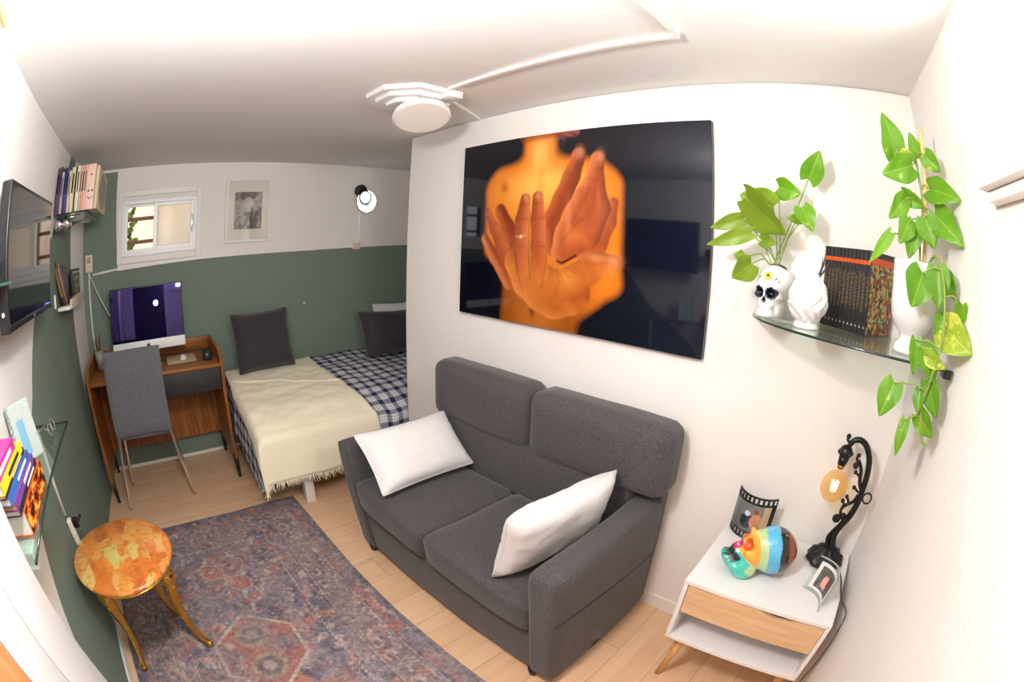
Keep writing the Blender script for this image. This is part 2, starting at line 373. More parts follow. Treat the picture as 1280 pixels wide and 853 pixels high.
for za,zb in zip(zs[:-1],zs[1:]):
    k0,k1=ev(diag,za),ev(diag,zb); s0,s1=ev(strp,za),ev(strp,zb)
    m0,m1=min(k0,-2.7),min(k1,-2.7)
    if k0>-2.7: polys.append(([L(k0,za),L(-2.7,za),L(-2.7,zb),L(k1,zb)],1))
    polys.append(([L(m0,za),L(s0,za),L(s1,zb),L(m1,zb)],1))
    polys.append(([L(s0,za),L(XB,za),L(XB,zb),L(s1,zb)],0))
polywall('wall_left',polys,[M['wall'],M['green']],.1)
struct('wall_left_backing',MB().box(XB-.1,.5,YL-.15,YL-.02,0,H),M['wall'])
# back wall: sage green up to shoulder height, window opening, green corner panel
WY0,WY1,WZB0,WZB1=-1.690,-1.090,1.452,1.826
gtop=[(YC,1.37),(-1.722,1.372),(-1.056,1.388),(-.2,1.394),(.2,1.404),(.68,1.414),(YA,1.422)]
b=MB()
def Bk(y,z): return (XB,y,z)
def quad(p,mi): b.add([Bk(*q) for q in p],[tuple(range(len(p)))],mi)
for (y0,z0),(y1,z1) in zip(gtop[:-1],gtop[1:]): quad([(y0,0),(y1,0),(y1,z1),(y0,z0)],1)
quad([(YC,1.37),(-1.722,1.372),(-1.758,2.035),(YC,2.035)],1); quad([(YC,2.035),(-1.758,2.035),(-1.759,H),(YC,H)],0)
# white area around the window opening
quad([(-1.722,1.372),(WY0,1.373),(WY0,H),(-1.759,H),(-1.758,2.035)],0)
quad([(WY0,1.373),(-1.056,1.388),(WY1,WZB0),(WY0,WZB0)],0)
quad([(WY0,WZB1),(WY1,WZB1),(WY1,H),(WY0,H)],0)
quad([(-1.056,1.388),(-.2,1.394),(-.2,H),(WY1,H),(WY1,WZB1),(WY1,WZB0)],0)
for (y0,z0),(y1,z1) in zip(gtop[3:-1],gtop[4:]): quad([(y0,z0),(y1,z1),(y1,H),(y0,H)],0)
# reveals
R=.16
for (ya,za),(yb,zb) in (((WY0,WZB0),(WY1,WZB0)),((WY1,WZB0),(WY1,WZB1)),((WY1,WZB1),(WY0,WZB1)),((WY0,WZB1),(WY0,WZB0))):
    b.add([(XB,ya,za),(XB,yb,zb),(XB-R,yb,zb),(XB-R,ya,za)],[(0,1,2,3)],0)
o=struct('wall_back',b,[M['wall'],M['green']])
bb=MB()
for y0,y1,z0,z1 in ((YC-.15,WY0,0,H),(WY1,YA+.1,0,H),(WY0,WY1,0,WZB0),(WY0,WY1,WZB1,H)): bb.box(XB-R,XB-.015,y0,y1,z0,z1)
struct('wall_back_backing',bb,M['extwall'])
# trims
struct('baseboard_left',MB().box(-2.7,NE.x-.02,YL,YL+.012,0,.05),M['trim'],bevel=.003)
struct('baseboard_right',MB().box(XA+.01,-.02,-.012,0,0,.07),M['trim'],bevel=.003)
struct('baseboard_back',MB().box(XB,XB+.012,-2.0,-.5,0,.022),M['trim'],bevel=.003)
mb=MB(); P=[(y,z) for y,z in gtop]
for (y0,z0),(y1,z1) in zip(P[1:-1],P[2:]):
    mb.add([(XB,y0,z0-.004),(XB,y1,z1-.004),(XB,y1,z1+.018),(XB,y0,z0+.018),(XB+.012,y0,z0-.004),(XB+.012,y1,z1-.004),(XB+.012,y1,z1+.018),(XB+.012,y0,z0+.018)],[(4,5,6,7),(0,1,5,4),(3,7,6,2),(0,4,7,3),(1,2,6,5)],0)
struct('trim_1',mb,M['trim'])
# ---- back window
g=MB()
def ring(mb,x0,x1,y0,y1,z0,z1,wd,mi=0):
    mb.box(x0,x1,y0,y0+wd,z0,z1,mi); mb.box(x0,x1,y1-wd,y1,z0,z1,mi); mb.box(x0,x1,y0+wd,y1-wd,z0,z0+wd,mi); mb.box(x0,x1,y0+wd,y1-wd,z1-wd,z1,mi)
win=bpy.data.objects.new('window_1',None); COL.objects.link(win); win.location=(XB,-1.39,1.45); ORG['window_1']=V(win.location); win['kind']='structure'
c=MB(); ring(c,XB,XB+.014,-1.728,-1.058,1.405,1.893,.042); obj('window_casing',c,M['trim'],win,bevel=.004)
c=MB(); ring(c,XB-.06,XB+.004,WY0+.001,WY1-.001,WZB0+.001,WZB1-.001,.024); c.box(XB-.05,XB+.012,WY0,WY1,WZB1-.03,WZB1-.012); obj('window_frame',c,M['alu'],win,bevel=.003)
ym=-1.405
c=MB(); ring(c,XB-.035,XB-.012,ym-.03,WY1-.022,WZB0+.022,WZB1-.022,.032); s1=obj('window_sash',c,M['alu'],win,bevel=.003)
obj('window_pane',MB().box(XB-.026,XB-.022,ym,WY1-.05,WZB0+.05,WZB1-.05),M['frost'],s1)
obj('window_handle',MB().rbox(XB-.012,XB+.006,WY1-.045,WY1-.036,1.58,1.70,.003,2),M['chrome'],s1)
c=MB(); ring(c,XB-.058,XB-.038,WY0+.022,ym+.012,WZB0+.022,WZB1-.022,.022); s2=obj('window_sash',c,M['alu'],win,bevel=.003)
# ---- near wall window
win2=bpy.data.objects.new('window_2',None); COL.objects.link(win2); win2.location=NW(.86,0,1.66); ORG['window_2']=V(win2.location); win2['kind']='structure'
def nb(mb,s0,s1,t0,t1,z0,z1):
    vs=[NW(s,t,z) for z in (z0,z1) for s,t in ((s0,t0),(s1,t0),(s1,t1),(s0,t1))]
    mb.add(vs,[(0,3,2,1),(4,5,6,7),(0,1,5,4),(1,2,6,5),(2,3,7,6),(3,0,4,7)],0)
c=MB(); nb(c,WS0-.008,WS1+.035,-.055,.10,1.643,WZ0); nb(c,WS0+.006,WS1+.02,-.032,0,1.622,1.643); obj('window_sill',c,M['trim'],win2,bevel=.005)
c=MB()
for a in ((WS0,WS0+.03,WZ0,WZ1),(WS1-.03,WS1,WZ0,WZ1),(WS0,WS1,WZ0,WZ0+.03),(WS0,WS1,WZ1-.03,WZ1),(.845,.875,WZ0,WZ1)): nb(c,a[0],a[1],.07,.11,a[2],a[3])
f=obj('window_frame',c,M['alu'],win2,bevel=.003)
c=MB(); nb(c,WS0+.03,WS1-.03,.088,.092,WZ0+.03,WZ1-.03); obj('window_pane',c,M['pane'],win2)
# ---- dark door in the near wall, behind the viewpoint
d=bpy.data.objects.new('door_1',None); COL.objects.link(d); d.location=NW(1.6,0,0); ORG['door_1']=V(d.location); d['kind']='structure'
c=MB(); nb(c,1.27,1.78,-.03,-.004,.01,1.93); leaf_=obj('door_leaf',c,M['darkdoor'],d,bevel=.003)
c=MB(); nb(c,1.20,1.27,-.022,0,0,1.99); nb(c,1.78,1.85,-.022,0,0,1.99); nb(c,1.27,1.78,-.022,0,1.93,1.99); obj('door_frame',c,M['trim'],d,bevel=.003)
c=MB(); p=NW(1.33,-.05,1.0); c.tube([NW(1.33,-.03,1.0),NW(1.33,-.07,1.0),NW(1.43,-.07,1.0)],.009,8); obj('door_handle',c,M['chrome'],leaf_)
# ---- outside the back window
yard=struct('ground_outside',MB().box(-8,XB-.2,-5,2.5,-.1,.0),M['extwall'])
wl=tag(obj('boundary_wall',MB().box(-5.6,-5.4,-1.93,2.4,0,3.6),M['extwall'],loc=(-5.5,0,0),bevel=.01),'pale sunlit rendered wall seen outside through the back window','wall')
gr=thing('window_grille','brown painted metal bars outside the open pane of the back window','window grille',(XB-.3,-1.52,1.4))
for z in (1.535,1.700): obj('crossbar',MB().box(XB-.235,XB-.216,-1.899,-1.426,z,z+.026),M['grille'],gr,bevel=.003)
for y0_ in (-1.425,-1.93): obj('upright',MB().box(XB-.24,XB-.215,y0_,y0_+.03,1.30,1.95),M['grille'],gr,bevel=.003)
tr=thing('cypress_tree','narrow green tree growing outside the back window beside the pale wall','tree',(-4.7,-1.83,0))
obj('trunk',MB().tube([(-4.7,-1.83,0),(-4.7,-1.83,1.0),(-4.72,-1.82,2.9)],[.05,.04,.015],8),M['bark'],tr)
c=MB(); rnd=random.Random(3)
for i in range(1900):
    z=rnd.uniform(.5,3.1); r=.20*math.sqrt(rnd.random())*(1 if z<2.2 else (3.2-z)); a=rnd.uniform(0,6.283)
    r*=.62+.9*(z<1.35)*(1.35-z); p=V((-4.7+r*math.cos(a),-1.775+r*math.sin(a),z)); u=V((rnd.gauss(0,1),rnd.gauss(0,1),rnd.gauss(.6,.6))).normalized(); s=u.orthogonal().normalized()
    l=rnd.uniform(.05,.10); wd=l*.38
    c.add([p,p+u*l*.5+s*wd,p+u*l,p+u*l*.5-s*wd],[(0,1,2,3)])
obj('foliage',c,M['treeleaf'],tr)

# ------------------------------------------------------------------ sofa
sofa=thing('sofa','charcoal grey fabric two-seat sofa against the white wall below the large picture','sofa',(-1.38,-.36,0))
S=M['sofa']
def sbox(x0,x1,y0,y1,z0,z1,r,bul=(0,0,0),n=7,seed=0,amp=.003,tap=False):
    """a stuffed, rounded upholstery block with softly bulging faces"""
    bm=bmesh.new(); bmesh.ops.create_cube(bm,size=2); bmesh.ops.subdivide_edges(bm,edges=bm.edges[:],cuts=n*2,use_grid_fill=True)
    hx,hy,hz=(x1-x0)/2,(y1-y0)/2,(z1-z0)/2; c=V(((x0+x1)/2,(y0+y1)/2,(z0+z1)/2))
    for v in bm.verts:
        p=V((v.co.x*hx,v.co.y*hy,v.co.z*hz)); q=V((max(-hx+r,min(hx-r,p.x)),max(-hy+r,min(hy-r,p.y)),max(-hz+r,min(hz-r,p.z))))
        d=p-q
        if d.length>1e-9: p=q+d.normalized()*min(r,d.length*1.0 if d.length<r else r)
        a,b_,e=v.co
        p.x+=math.copysign(bul[0],a)*(abs(a)**3)*(1-b_**2)*(1-e**2); p.y+=math.copysign(bul[1],b_)*(abs(b_)**3)*(1-a**4)*(1-e**2); p.z+=math.copysign(bul[2],e)*(abs(e)**3)*(1-a**4)*(1-b_**2)
        w=p+c; k=mnoise.noise(w*6+V((seed,0,0)))*amp
        v.co=w+d.normalized()*k if d.length>1e-9 else w
    if tap:
        for v in bm.verts:
            k=max(0,1-v.co.z/.58)
            if v.co.y<-.4: v.co.y+=.055*k
            if v.co.x<-1.85: v.co.x+=.06*k
    m_=MB(); m_.frombm(bm); return m_
obj('base',sbox(-1.985,-.785,-.682,-.06,.035,.30,.012,tap=True),S,sofa)
for i,(a,b_) in enumerate(((-1.908,-1.3905),(-1.3895,-.862))):
    obj('seat_cushion',sbox(a,b_,-.706,-.175,.275,.428,.034,(0,.008,.012),seed=i*3,tap=True),S,sofa)
for a,b_ in ((-2.01,-1.900),(-.872,-.762)):
    obj('arm',sbox(a,b_,-.697,-.055,.035,.585,.020,(.004,.004,.005),seed=a,tap=True),S,sofa)
obj('back_frame',sbox(-1.96,-.765,-.10,-.028,.035,.80,.02),S,sofa)
obj('lower_back_cushion',sbox(-1.905,-.868,-.172,-.075,.38,.655,.035,(0,.012,.0),n=10,seed=5),S,sofa)
for i,(a,b_) in enumerate(((-1.952,-1.3485),(-1.3475,-.735))):
    obj('headrest_cushion',sbox(a,b_,-.188,-.026,.622,.894,.052,(.0,.012,.004),seed=9+i),S,sofa)
for x in (-1.90,-.86):
    for y in (-.62,-.12): obj('foot',MB().lathe([(.018,0),(.024,.04)],14,(x,y,0)),M['black'],sofa)
obj('side_seam',MB().tube([(-.7600,-.675,.40),(-.7578,-.40,.372),(-.7590,-.08,.338)],.0026,6),plain('dark_seam_thread',srgb(48,46,48),.9),sofa)
# scatter cushions on the sofa
def cushion(name,label,c,x,up,w,h,t,mat,seed,group=None,n=26,cat='pillow'):
    a,b_=pillow_mb(c,x,up,w,h,t,n,seed=seed)
    o=obj(name,a,mat,loc=c,weld=True); tag(o,label,cat,group); obj('piping',b_,mat,o); return o
cushion('pillow','white lumbar pillow leaning on the sofa arm next to the bed',(-1.742,-.438,.566),(.02,1,.02),(-.74,.05,.68),.48,.285,.115,M['cotton'],1,'white sofa pillows')
cushion('pillow','white lumbar pillow propped against the sofa arm on the nightstand side',(-.962,-.452,.588),(.14,1,.03),(.26,-.02,.95),.46,.285,.11,M['cotton'],4,'white sofa pillows')

# ------------------------------------------------------------------ daybed
bed=thing('daybed','narrow bed with white legs set into the alcove along the green wall','bed',(-2.98,.1,0))
c=MB().rbox(-3.49,-2.475,-.76,1.15,.235,.29,.006,2); obj('bed_frame',c,M['white'],bed)
for x in (-2.512,-3.45):
    for y in (-.70,1.1): obj('leg',MB().rbox(x-.03,x+.03,y-.03,y+.03,0,.24,.005,2),M['white'],bed)
obj('mattress',sbox(-3.49,-2.54,-.86,1.16,.29,.40,.04),M['cotton'],bed)
def topz(x,y):
    k=(x+3.5)/1.04
    z=.578-.07*max(0,k)**1.6-.07*max(0,(k-.72)/.28)**2
    return z+.012*mnoise.noise(V((x*5,y*5,.3)))+.009*mnoise.noise(V((x*13,y*9,2)))+.005*mnoise.noise(V((x*24+y*9,y*20-x*7,5)))
EX,EY=-2.505,-.915       # mattress edges: long side and foot
def drape(a,b_,off=0.0,fold=.012,seed=0):
    """a = distance from the back wall, b_ = distance from the alcove end towards the foot, both along the cloth"""
    x=XB+.03+a; y=1.15-b_
    dx=max(0,x-EX); dy=max(0,EY-y)
    xx=min(x,EX); yy=max(y,EY)
    z=topz(xx,yy)
    r=.05
    def bend(d):
        if d<=0: return 0,0
        t=min(d/(r*1.57),1.0)
        return r*math.sin(t*1.57), r*(1-math.cos(t*1.57))+max(0,d-r*1.57)
    ox,zx=bend(dx); oy,zy=bend(dy)
    w=fold*(mnoise.noise(V((yy*9+seed,0,1)))*min(1,dx*6)); w2=fold*(mnoise.noise(V((xx*9,seed,4)))*min(1,dy*6))
    X_=xx+ox*.6+w+min(.05,dx*.12)+off
    if yy>-.06: X_=min(X_,-2.466)
    return V((X_, yy-oy*.6-w2-min(.07,dy*.12)-off*(1 if dy>0 else 0), max(.172-.1*off,z-max(zx,zy)-.5*min(zx,zy)+off)))
def cloth(name,nu,nv,rng,mat,parent=None,loc=None,off=0,**k):
    mb=MB(); uv=[]
    def fn(i,j):
        a,b_=rng(i,j); uv.append((a,b_)); return drape(a,b_,off,**k)
    mb.grid(nu,nv,fn)
    o=obj(name,mb,mat,parent,loc,solid=.006)
    l=o.data.uv_layers.new(name='cloth'); idx=np.empty(len(o.data.loops),dtype=np.int32); o.data.loops.foreach_get('vertex_index',idx)
    l.data.foreach_set('uv',np.array(uv,dtype=np.float32)[idx].ravel()); return o
# plaid cover: hangs over the foot (longer towards the room) and a little over the long side
def rng_plaid(i,j):
    a=i*(1.02+.17); k=min(1,a/1.05)
    return a, j*(1.15-EY+.21+.20*k)
pl=cloth('plaid_bedspread',70,130,rng_plaid,M['plaid'],None,(-2.98,.1,.5),.004,seed=2)
tag(pl,'navy and white plaid bedspread covering the bed','bedspread')
# cream throw across the foot end, with a fringe
def rng_throw(i,j):
    a=i*(1.05+.25-.02*j)
    k=min(1,a/1.05); y0=1.15+.235+.06*math.sin(a*4)*.4-.05*max(0,a-.95)   # right edge
    y1=1.15-EY+.01+.10*k+.07*max(0,k-.3)
    return a, y0+(y1-y0)*j
th=cloth('throw_blanket',80,70,rng_throw,M['cream'],None,(-2.98,-.55,.55),.016,fold=.012,seed=2)
tag(th,'cream wool throw with a fringe spread over the foot of the bed','blanket')
mb=MB(); rnd=random.Random(5)
for q in range(150):
    j=q/149; a,b_=rng_throw(1,j); p=drape(a,b_,.016,fold=.012,seed=2); l=rnd.uniform(.03,.052); d=V((rnd.gauss(.1,.25),rnd.gauss(0,.3),-1)).normalized()
    mb.tube([p,p+d*l*.5+V((.002,0,0)),p+d*l+V((rnd.gauss(0,.004),rnd.gauss(0,.006),0))],[.0028,.0022,.0012],5)
fo=obj('fringe',mb,M['cream'],th); fo['kind']='stuff'
# folded upper edge of the throw
def rng_fold(i,j):
    a=.02+i*.98; y0=1.15+.235+.10; y1=1.15-EY-.02
    t=j; return a*0+ (.30+.33*(1-t)+.05*i), y0+(y1-y0)*t
mb=MB(); pts=[]
for q in range(40):
    t=q/39; a=.62-.34*t; b_=1.15+.25+(-EY-.24)*t; pts.append(drape(a,b_,.0165,fold=0)+V((0,0,.002)))
mb.tube(pts,[.007+.004*mnoise.noise(p*20) for p in pts],8); obj('folded_hem',mb,M['cream'],th)
cushion('pillow','dark plum-grey velvet pillow upright on the cream throw against the green wall',(-3.362,-.635,.797),(.0,1,.03),(-.26,-.02,.95),.44,.41,.13,M['velvet'],7,'dark velvet pillows')
cushion('pillow','dark plum-grey velvet pillow on the plaid bedspread by the alcove corner',(-3.25,.385,.752),(.02,1,-.05),(-.50,.05,.83),.50,.36,.13,M['velvet'],9,'dark velvet pillows')
cushion('pillow','pale cream pillow half hidden behind the dark pillow in the alcove',(-3.445,.58,.775),(.15,1,.0),(-.25,0,.96),.44,.34,.12,M['cotton'],11)

# ------------------------------------------------------------------ desk
desk=thing('desk','walnut writing desk with raised edges and a charcoal drawer, against the green wall','desk',(-3.27,-1.49,0))
X0,X1,Y0,Y1=-3.515,-3.005,-1.985,-1.012
obj('desktop',MB().rbox(X0,X1,Y0+.02,Y1-.02,.750,.772,.003,2),M['walnut_y'],desk)
for y in (Y0,Y1-.02):
    poly=[(X0,.30),(X1,.24),(X1,.80),(X1-.035,.845),(X0,.845)]
    poly=[(X0,.14),(X1-.0,.14),(X1,.797),(X1-.10,.845),(X0,.86)]
    obj('side_panel',MB().prism(poly,lambda a,b_:(a,y,b_),lambda a,b_:(a,y+.02,b_)),M['walnut_z'],desk,bevel=.003)
    for x in (X0+.03,X1-.035):
        obj('leg',MB().tube([(x,y+.01,.16),(x+(.012 if x>-3.2 else 0),y+.01,0)],[.017,.012],10),M['black'],desk)
obj('back_rail',MB().rbox(X0,X0+.018,Y0+.02,Y1-.02,.772,.86,.003,2),M['walnut_y'],desk)
obj('back_panel',MB().box(X0+.03,X0+.048,Y0+.02,Y1-.02,.17,.75),M['walnut_z'],desk)
ym=(Y0+Y1)/2
obj('drawer',MB().rbox(X0+.05,X1-.012,ym+.02,Y1-.024,.607,.748,.004,2),M['charcoal'],desk)
obj('divider',MB().box(X0+.05,X1-.015,ym-.005,ym+.013,.60,.75),M['walnut_z'],desk)
# computer
mon=thing('desktop_computer','silver all-in-one computer with a dark purple reflecting screen on the desk','computer',(-3.28,-1.50,.772))
cx,cyy=-3.285,-1.503; tilt=.10
Mm=Matrix.Translation((cx,cyy,1.062)) @ Matrix.Rotation(math.radians(90),4,'Z') @ Matrix.Rotation(math.radians(90)-tilt,4,'X')   # local x = width (world y), local y = up, local z = front
W_,H_=.548,.400
def scr(x0,x1,y0,y1,z0,z1,r=.004): return MB().rbox(x0,x1,y0,y1,z0,z1,r,3,0,Mm)
obj('bezel',scr(-W_/2,W_/2,-H_/2+.062,H_/2,-.012,.0),M['black'],mon)
obj('screen',MB().grid(2,2,lambda a,b_:Mm@V((-W_/2+.008+a*(W_-.016),-H_/2+.066+b_*(H_-.074),.0012)),smooth=False),M['screen'],mon)
ch=obj('chin',scr(-W_/2,W_/2,-H_/2,-H_/2+.064,-.014,.001,.005),M['plastic'],mon)
# bitten fruit emblem
pts=[]
for i in range(40):
    a=2*math.pi*i/40; r=.0125*(1+.10*math.cos(2*a)-.10*math.exp(-((a-math.pi/2)/.35)**2)-.08*math.exp(-((a-1.5*math.pi)/.3)**2))
    p=V((r*math.cos(a),r*math.sin(a)*1.05)); d=(p-V((.0165,.002))).length
    if d<.0065: p=V((.0165,.002))+(p-V((.0165,.002))).normalized()*.0065
    pts.append((p.x,p.y-H_/2+.031))
e=MB().prism(pts,lambda a,b_:Mm@V((a,b_,.0009)),lambda a,b_:Mm@V((a,b_,.0018)))
lf=[(0.001+.0045*math.sin(t)*.55+.003*(1-math.cos(t))*.5,-H_/2+.031+.0135+.0045*(1-math.cos(t))) for t in np.linspace(0,2*math.pi,14)[:-1]]
e.prism(lf,lambda a,b_:Mm@V((a,b_,.0009)),lambda a,b_:Mm@V((a,b_,.0018))); obj('emblem',e,M['black'],ch)
obj('back_shell',MB().lathe([(.001,-.045),(.12,-.035),(.19,-.012)],28,(0,0,0),0,Mm@Matrix.Translation((0,.02,0))@Matrix.Diagonal((1.3,.9,1,1))),M['steel'],mon)
sp_=MB(); sp_.rbox(-3.395,-3.235,cyy-.085,cyy+.085,.7726,.7796,.003,2); obj('stand_foot',sp_,M['steel'],mon)
obj('stand_neck',MB().tube([(-3.385,cyy,.78),(-3.375,cyy,.90),(-3.335,cyy,1.0)],[.03,.03,.03],12),M['steel'],mon)
pad=tag(obj('mouse_pad',MB().rbox(-3.40,-3.16,-1.382,-1.172,.7726,.7766,.0015,2),plain('tan_felt_pad',srgb(190,168,134),.9),loc=(-3.28,-1.28,.772)),'tan rectangular mouse pad lying on the desk','mouse pad')
mouse=tag(obj('computer_mouse',MB().ball((-3.26,-1.26,.7774),.03,20,12,0,(1.75,.95,.85)),M['white'],loc=(-3.26,-1.26,.7772)),'white computer mouse on the tan mouse pad','mouse')
for v in mouse.data.vertices:
    if v.co.z<.0: v.co.z=0.0
obj('mouse_button',MB().tube([(-3.285,-1.26,.8035),(-3.262,-1.26,.8035)],.0012,6),M['steel'],mouse)
cn=thing('candle_jar','small dark glass candle jar near the end of the desk','candle',(-3.135,-1.098,.772))
obj('jar',MB().lathe([(.001,.7726),(.030,.7726),(.033,.778),(.033,.838),(.029,.838),(.029,.822),(.001,.822)],22,(-3.135,-1.098,0),cap=False),plain('smoky_jar_glass',(.02,.025,.02),.12),cn)
obj('wax',MB().lathe([(.028,.80),(.028,.824),(.001,.824)],18,(-3.135,-1.098,0)),plain('grey_wax',srgb(110,112,104),.6),cn)
pc=tag(obj('pencil_cup',MB().lathe([(.001,.7726),(.029,.7726),(.038,.895),(.0365,.895),(.028,.777),(.001,.777)],22,(-3.36,-1.905,0),cap=False),plain('cloudy_tumbler',srgb(150,146,140),.2),loc=(-3.36,-1.905,.772)),'cloudy tumbler holding pencils and brushes at the corner of the desk','pencil cup')
for i,(dx,dy,l,cl) in enumerate(((.01,.012,.20,(170,120,70)),(-.012,.006,.22,(60,40,32)),(.0,-.014,.19,(190,160,120)),(.014,-.004,.17,(90,60,40)),(-.006,-.004,.21,(130,90,56)),(-.015,-.010,.18,(40,36,36)))):
    bx=V((-3.36+dx*.5,-1.905+dy*.5,.78)); tip=V((-3.36+dx*2.3,-1.905+dy*2.3,.78+l))
    pe=tag(obj('pencil',MB().tube([bx,bx.lerp(tip,.92),tip],[.0038,.0038,.0008],6),plain('pencil_%d'%i if 0 else 'pencil_lacquer',srgb(*cl),.5),loc=bx),('tan','dark brown','pale wood','mid brown','light brown','black')[i]+' pencil standing in the tumbler on the desk','pencil','pencils in the tumbler')
# ------------------------------------------------------------------ chair
chr_=thing('desk_chair','grey upholstered chair with chrome legs pulled up to the desk, back to the room','chair',(-3.0,-1.62,0))
cy0,cy1=-1.818,-1.432; cm=(cy0+cy1)/2
mb=MB(); 
def backpt(sg):
    def fn(a,b_):
        u=2*a-1; v=b_; k=(1-u**6)*(1-(2*v-1)**8); 
        return V((-2.838-.012*v-.035*max(0,v-.2)+sg*(.019*max(0,k)**.5+.0005)+.012*u*u, cm+u*(cy1-cy0)/2*(1-.0*v), .486+v*.474))
    return fn
mb.grid(22,26,backpt(1)); mb.grid(22,26,backpt(-1)); obj('backrest',mb,M['chairfab'],chr_,weld=True)
obj('seat',sbox(-3.235,-2.855,cy0+.006,cy1-.006,.452,.502,.022,(0,0,.006)),M['chairfab'],chr_)
def leg(pts): obj('leg',MB().tube(smooth_path(pts,5),.0125,10),M['chrome'],chr_)
leg([(-2.845,cy0+.018,.505),(-2.862,cy0+.005,.46),(-2.88,cy0-.03,.24),(-2.90,cy0-.062,.006)])
leg([(-2.845,cy1-.018,.505),(-2.862,cy1-.005,.46),(-2.90,cy1+.022,.24),(-2.935,cy1+.048,.006)])
leg([(-3.17,cy0+.02,.455),(-3.19,cy0+.0,.30),(-3.235,cy0-.03,.006)])
leg([(-3.17,cy1-.02,.455),(-3.19,cy1-.0,.30),(-3.235,cy1+.03,.006)])
for s_,yy in ((-1,cy0),(1,cy1)):
    obj('side_rail',MB().tube([(-2.90,yy+s_*.028,.27),(-3.19,yy+s_*.005,.30)],.006,8),M['chrome'],chr_)

# leaf and lamp measurements (metres)
LEAVES_SKULL =[
 ((-0.505, -0.12, 1.605),(-0.609, -0.14, 1.632),0.084),
 ((-0.583, -0.15, 1.622),(-0.461, -0.17, 1.519),0.112),
 ((-0.603, -0.1, 1.566),(-0.708, -0.12, 1.528),0.043),
 ((-0.569, -0.14, 1.522),(-0.705, -0.16, 1.474),0.040),
 ((-0.559, -0.15, 1.435),(-0.612, -0.17, 1.386),0.070),
 ((-0.597, -0.12, 1.447),(-0.618, -0.14, 1.458),0.038),
 ((-0.492, -0.1, 1.669),(-0.42, -0.12, 1.651),0.061),
 ((-0.397, -0.08, 1.705),(-0.352, -0.1, 1.791),0.067),
 ((-0.416, -0.11, 1.614),(-0.377, -0.13, 1.549),0.058),
 ((-0.418, -0.1, 1.579),(-0.465, -0.12, 1.58),0.027),
 ((-0.538, -0.13, 1.506),(-0.486, -0.15, 1.5),0.037),
]
LEAVES_UP =[
 ((-0.119, -0.27, 1.756),(-0.138, -0.29, 1.871),0.071),
 ((-0.045, -0.25, 1.77),(-0.065, -0.27, 1.832),0.044),
 ((-0.072, -0.29, 1.736),(-0.164, -0.31, 1.697),0.066),
 ((-0.078, -0.26, 1.757),(-0.097, -0.28, 1.779),0.049),
 ((-0.027, -0.28, 1.773),(0.014, -0.3, 1.733),0.048),
 ((-0.024, -0.28, 1.688),(0.045, -0.384, 1.661),0.064),
 ((-0.015, -0.3, 1.627),(0.045, -0.402, 1.558),0.071),
 ((-0.101, -0.29, 1.65),(-0.148, -0.31, 1.592),0.047),
 ((-0.104, -0.27, 1.665),(-0.041, -0.29, 1.635),0.037),
 ((-0.09, -0.3, 1.597),(-0.12, -0.32, 1.538),0.050),
 ((-0.044, -0.31, 1.609),(-0.019, -0.33, 1.541),0.062),
 ((-0.072, -0.29, 1.593),(-0.091, -0.31, 1.508),0.053),
 ((-0.147, -0.32, 1.556),(-0.203, -0.34, 1.48),0.028),
]
LEAVES_DOWN =[
 ((-0.061, -0.385, 1.478),(-0.087, -0.405, 1.401),0.079),
 ((-0.021, -0.39, 1.495),(-0.013, -0.41, 1.408),0.061),
 ((0.009, -0.37, 1.485),(0.037, -0.39, 1.436),0.039),
 ((0.003, -0.39, 1.4),(-0.006, -0.41, 1.336),0.035),
 ((0.048, -0.428, 1.43),(0.044, -0.4, 1.37),0.034),
 ((0.005, -0.41, 1.373),(0.064, -0.504, 1.344),0.078),
 ((-0.067, -0.42, 1.336),(-0.062, -0.44, 1.263),0.032),
 ((-0.047, -0.43, 1.324),(0.001, -0.45, 1.26),0.057),
 ((-0.043, -0.44, 1.312),(0.02, -0.46, 1.294),0.030),
 ((-0.017, -0.43, 1.26),(0.024, -0.45, 1.187),0.046),
 ((-0.107, -0.44, 1.241),(-0.131, -0.46, 1.169),0.054),
 ((-0.034, -0.43, 1.237),(-0.032, -0.45, 1.19),0.030),
 ((-0.023, -0.43, 1.186),(0.028, -0.45, 1.144),0.045),
 ((-0.056, -0.44, 1.168),(-0.062, -0.46, 1.091),0.028),
]
LAMP_MAIN = [[-0.094, -0.09, 0.61], [-0.107, -0.09, 0.65], [-0.102, -0.09, 0.689], [-0.08, -0.09, 0.738], [-0.069, -0.09, 0.786], [-0.068, -0.09, 0.837], [-0.07, -0.09, 0.891], [-0.08, -0.09, 0.936], [-0.101, -0.09, 0.971], [-0.125, -0.09, 0.986], [-0.147, -0.09, 0.983], [-0.159, -0.09, 0.968], [-0.165, -0.09, 0.946]]
LAMP_FIN = [[-0.156, -0.09, 0.97], [-0.167, -0.09, 0.974], [-0.174, -0.09, 0.982], [-0.172, -0.09, 0.99]]
LAMP_IN = [[-0.061, -0.09, 0.82], [-0.087, -0.09, 0.857], [-0.097, -0.09, 0.897], [-0.114, -0.09, 0.923], [-0.12, -0.09, 0.907]]
LAMP_IN2 = [[-0.113, -0.09, 0.92], [-0.124, -0.09, 0.929], [-0.12, -0.09, 0.939]]
LAMP_B1 = [[-0.077, -0.09, 0.816], [-0.085, -0.09, 0.792], [-0.106, -0.09, 0.775], [-0.118, -0.09, 0.757], [-0.113, -0.09, 0.737], [-0.097, -0.09, 0.728]]
LAMP_B2 = [[-0.113, -0.09, 0.605], [-0.126, -0.09, 0.645], [-0.117, -0.09, 0.675], [-0.098, -0.09, 0.714], [-0.103, -0.09, 0.733]]
LAMP_C1 = [[-0.102, -0.09, 0.782], [-0.109, -0.09, 0.796], [-0.115, -0.09, 0.802]]
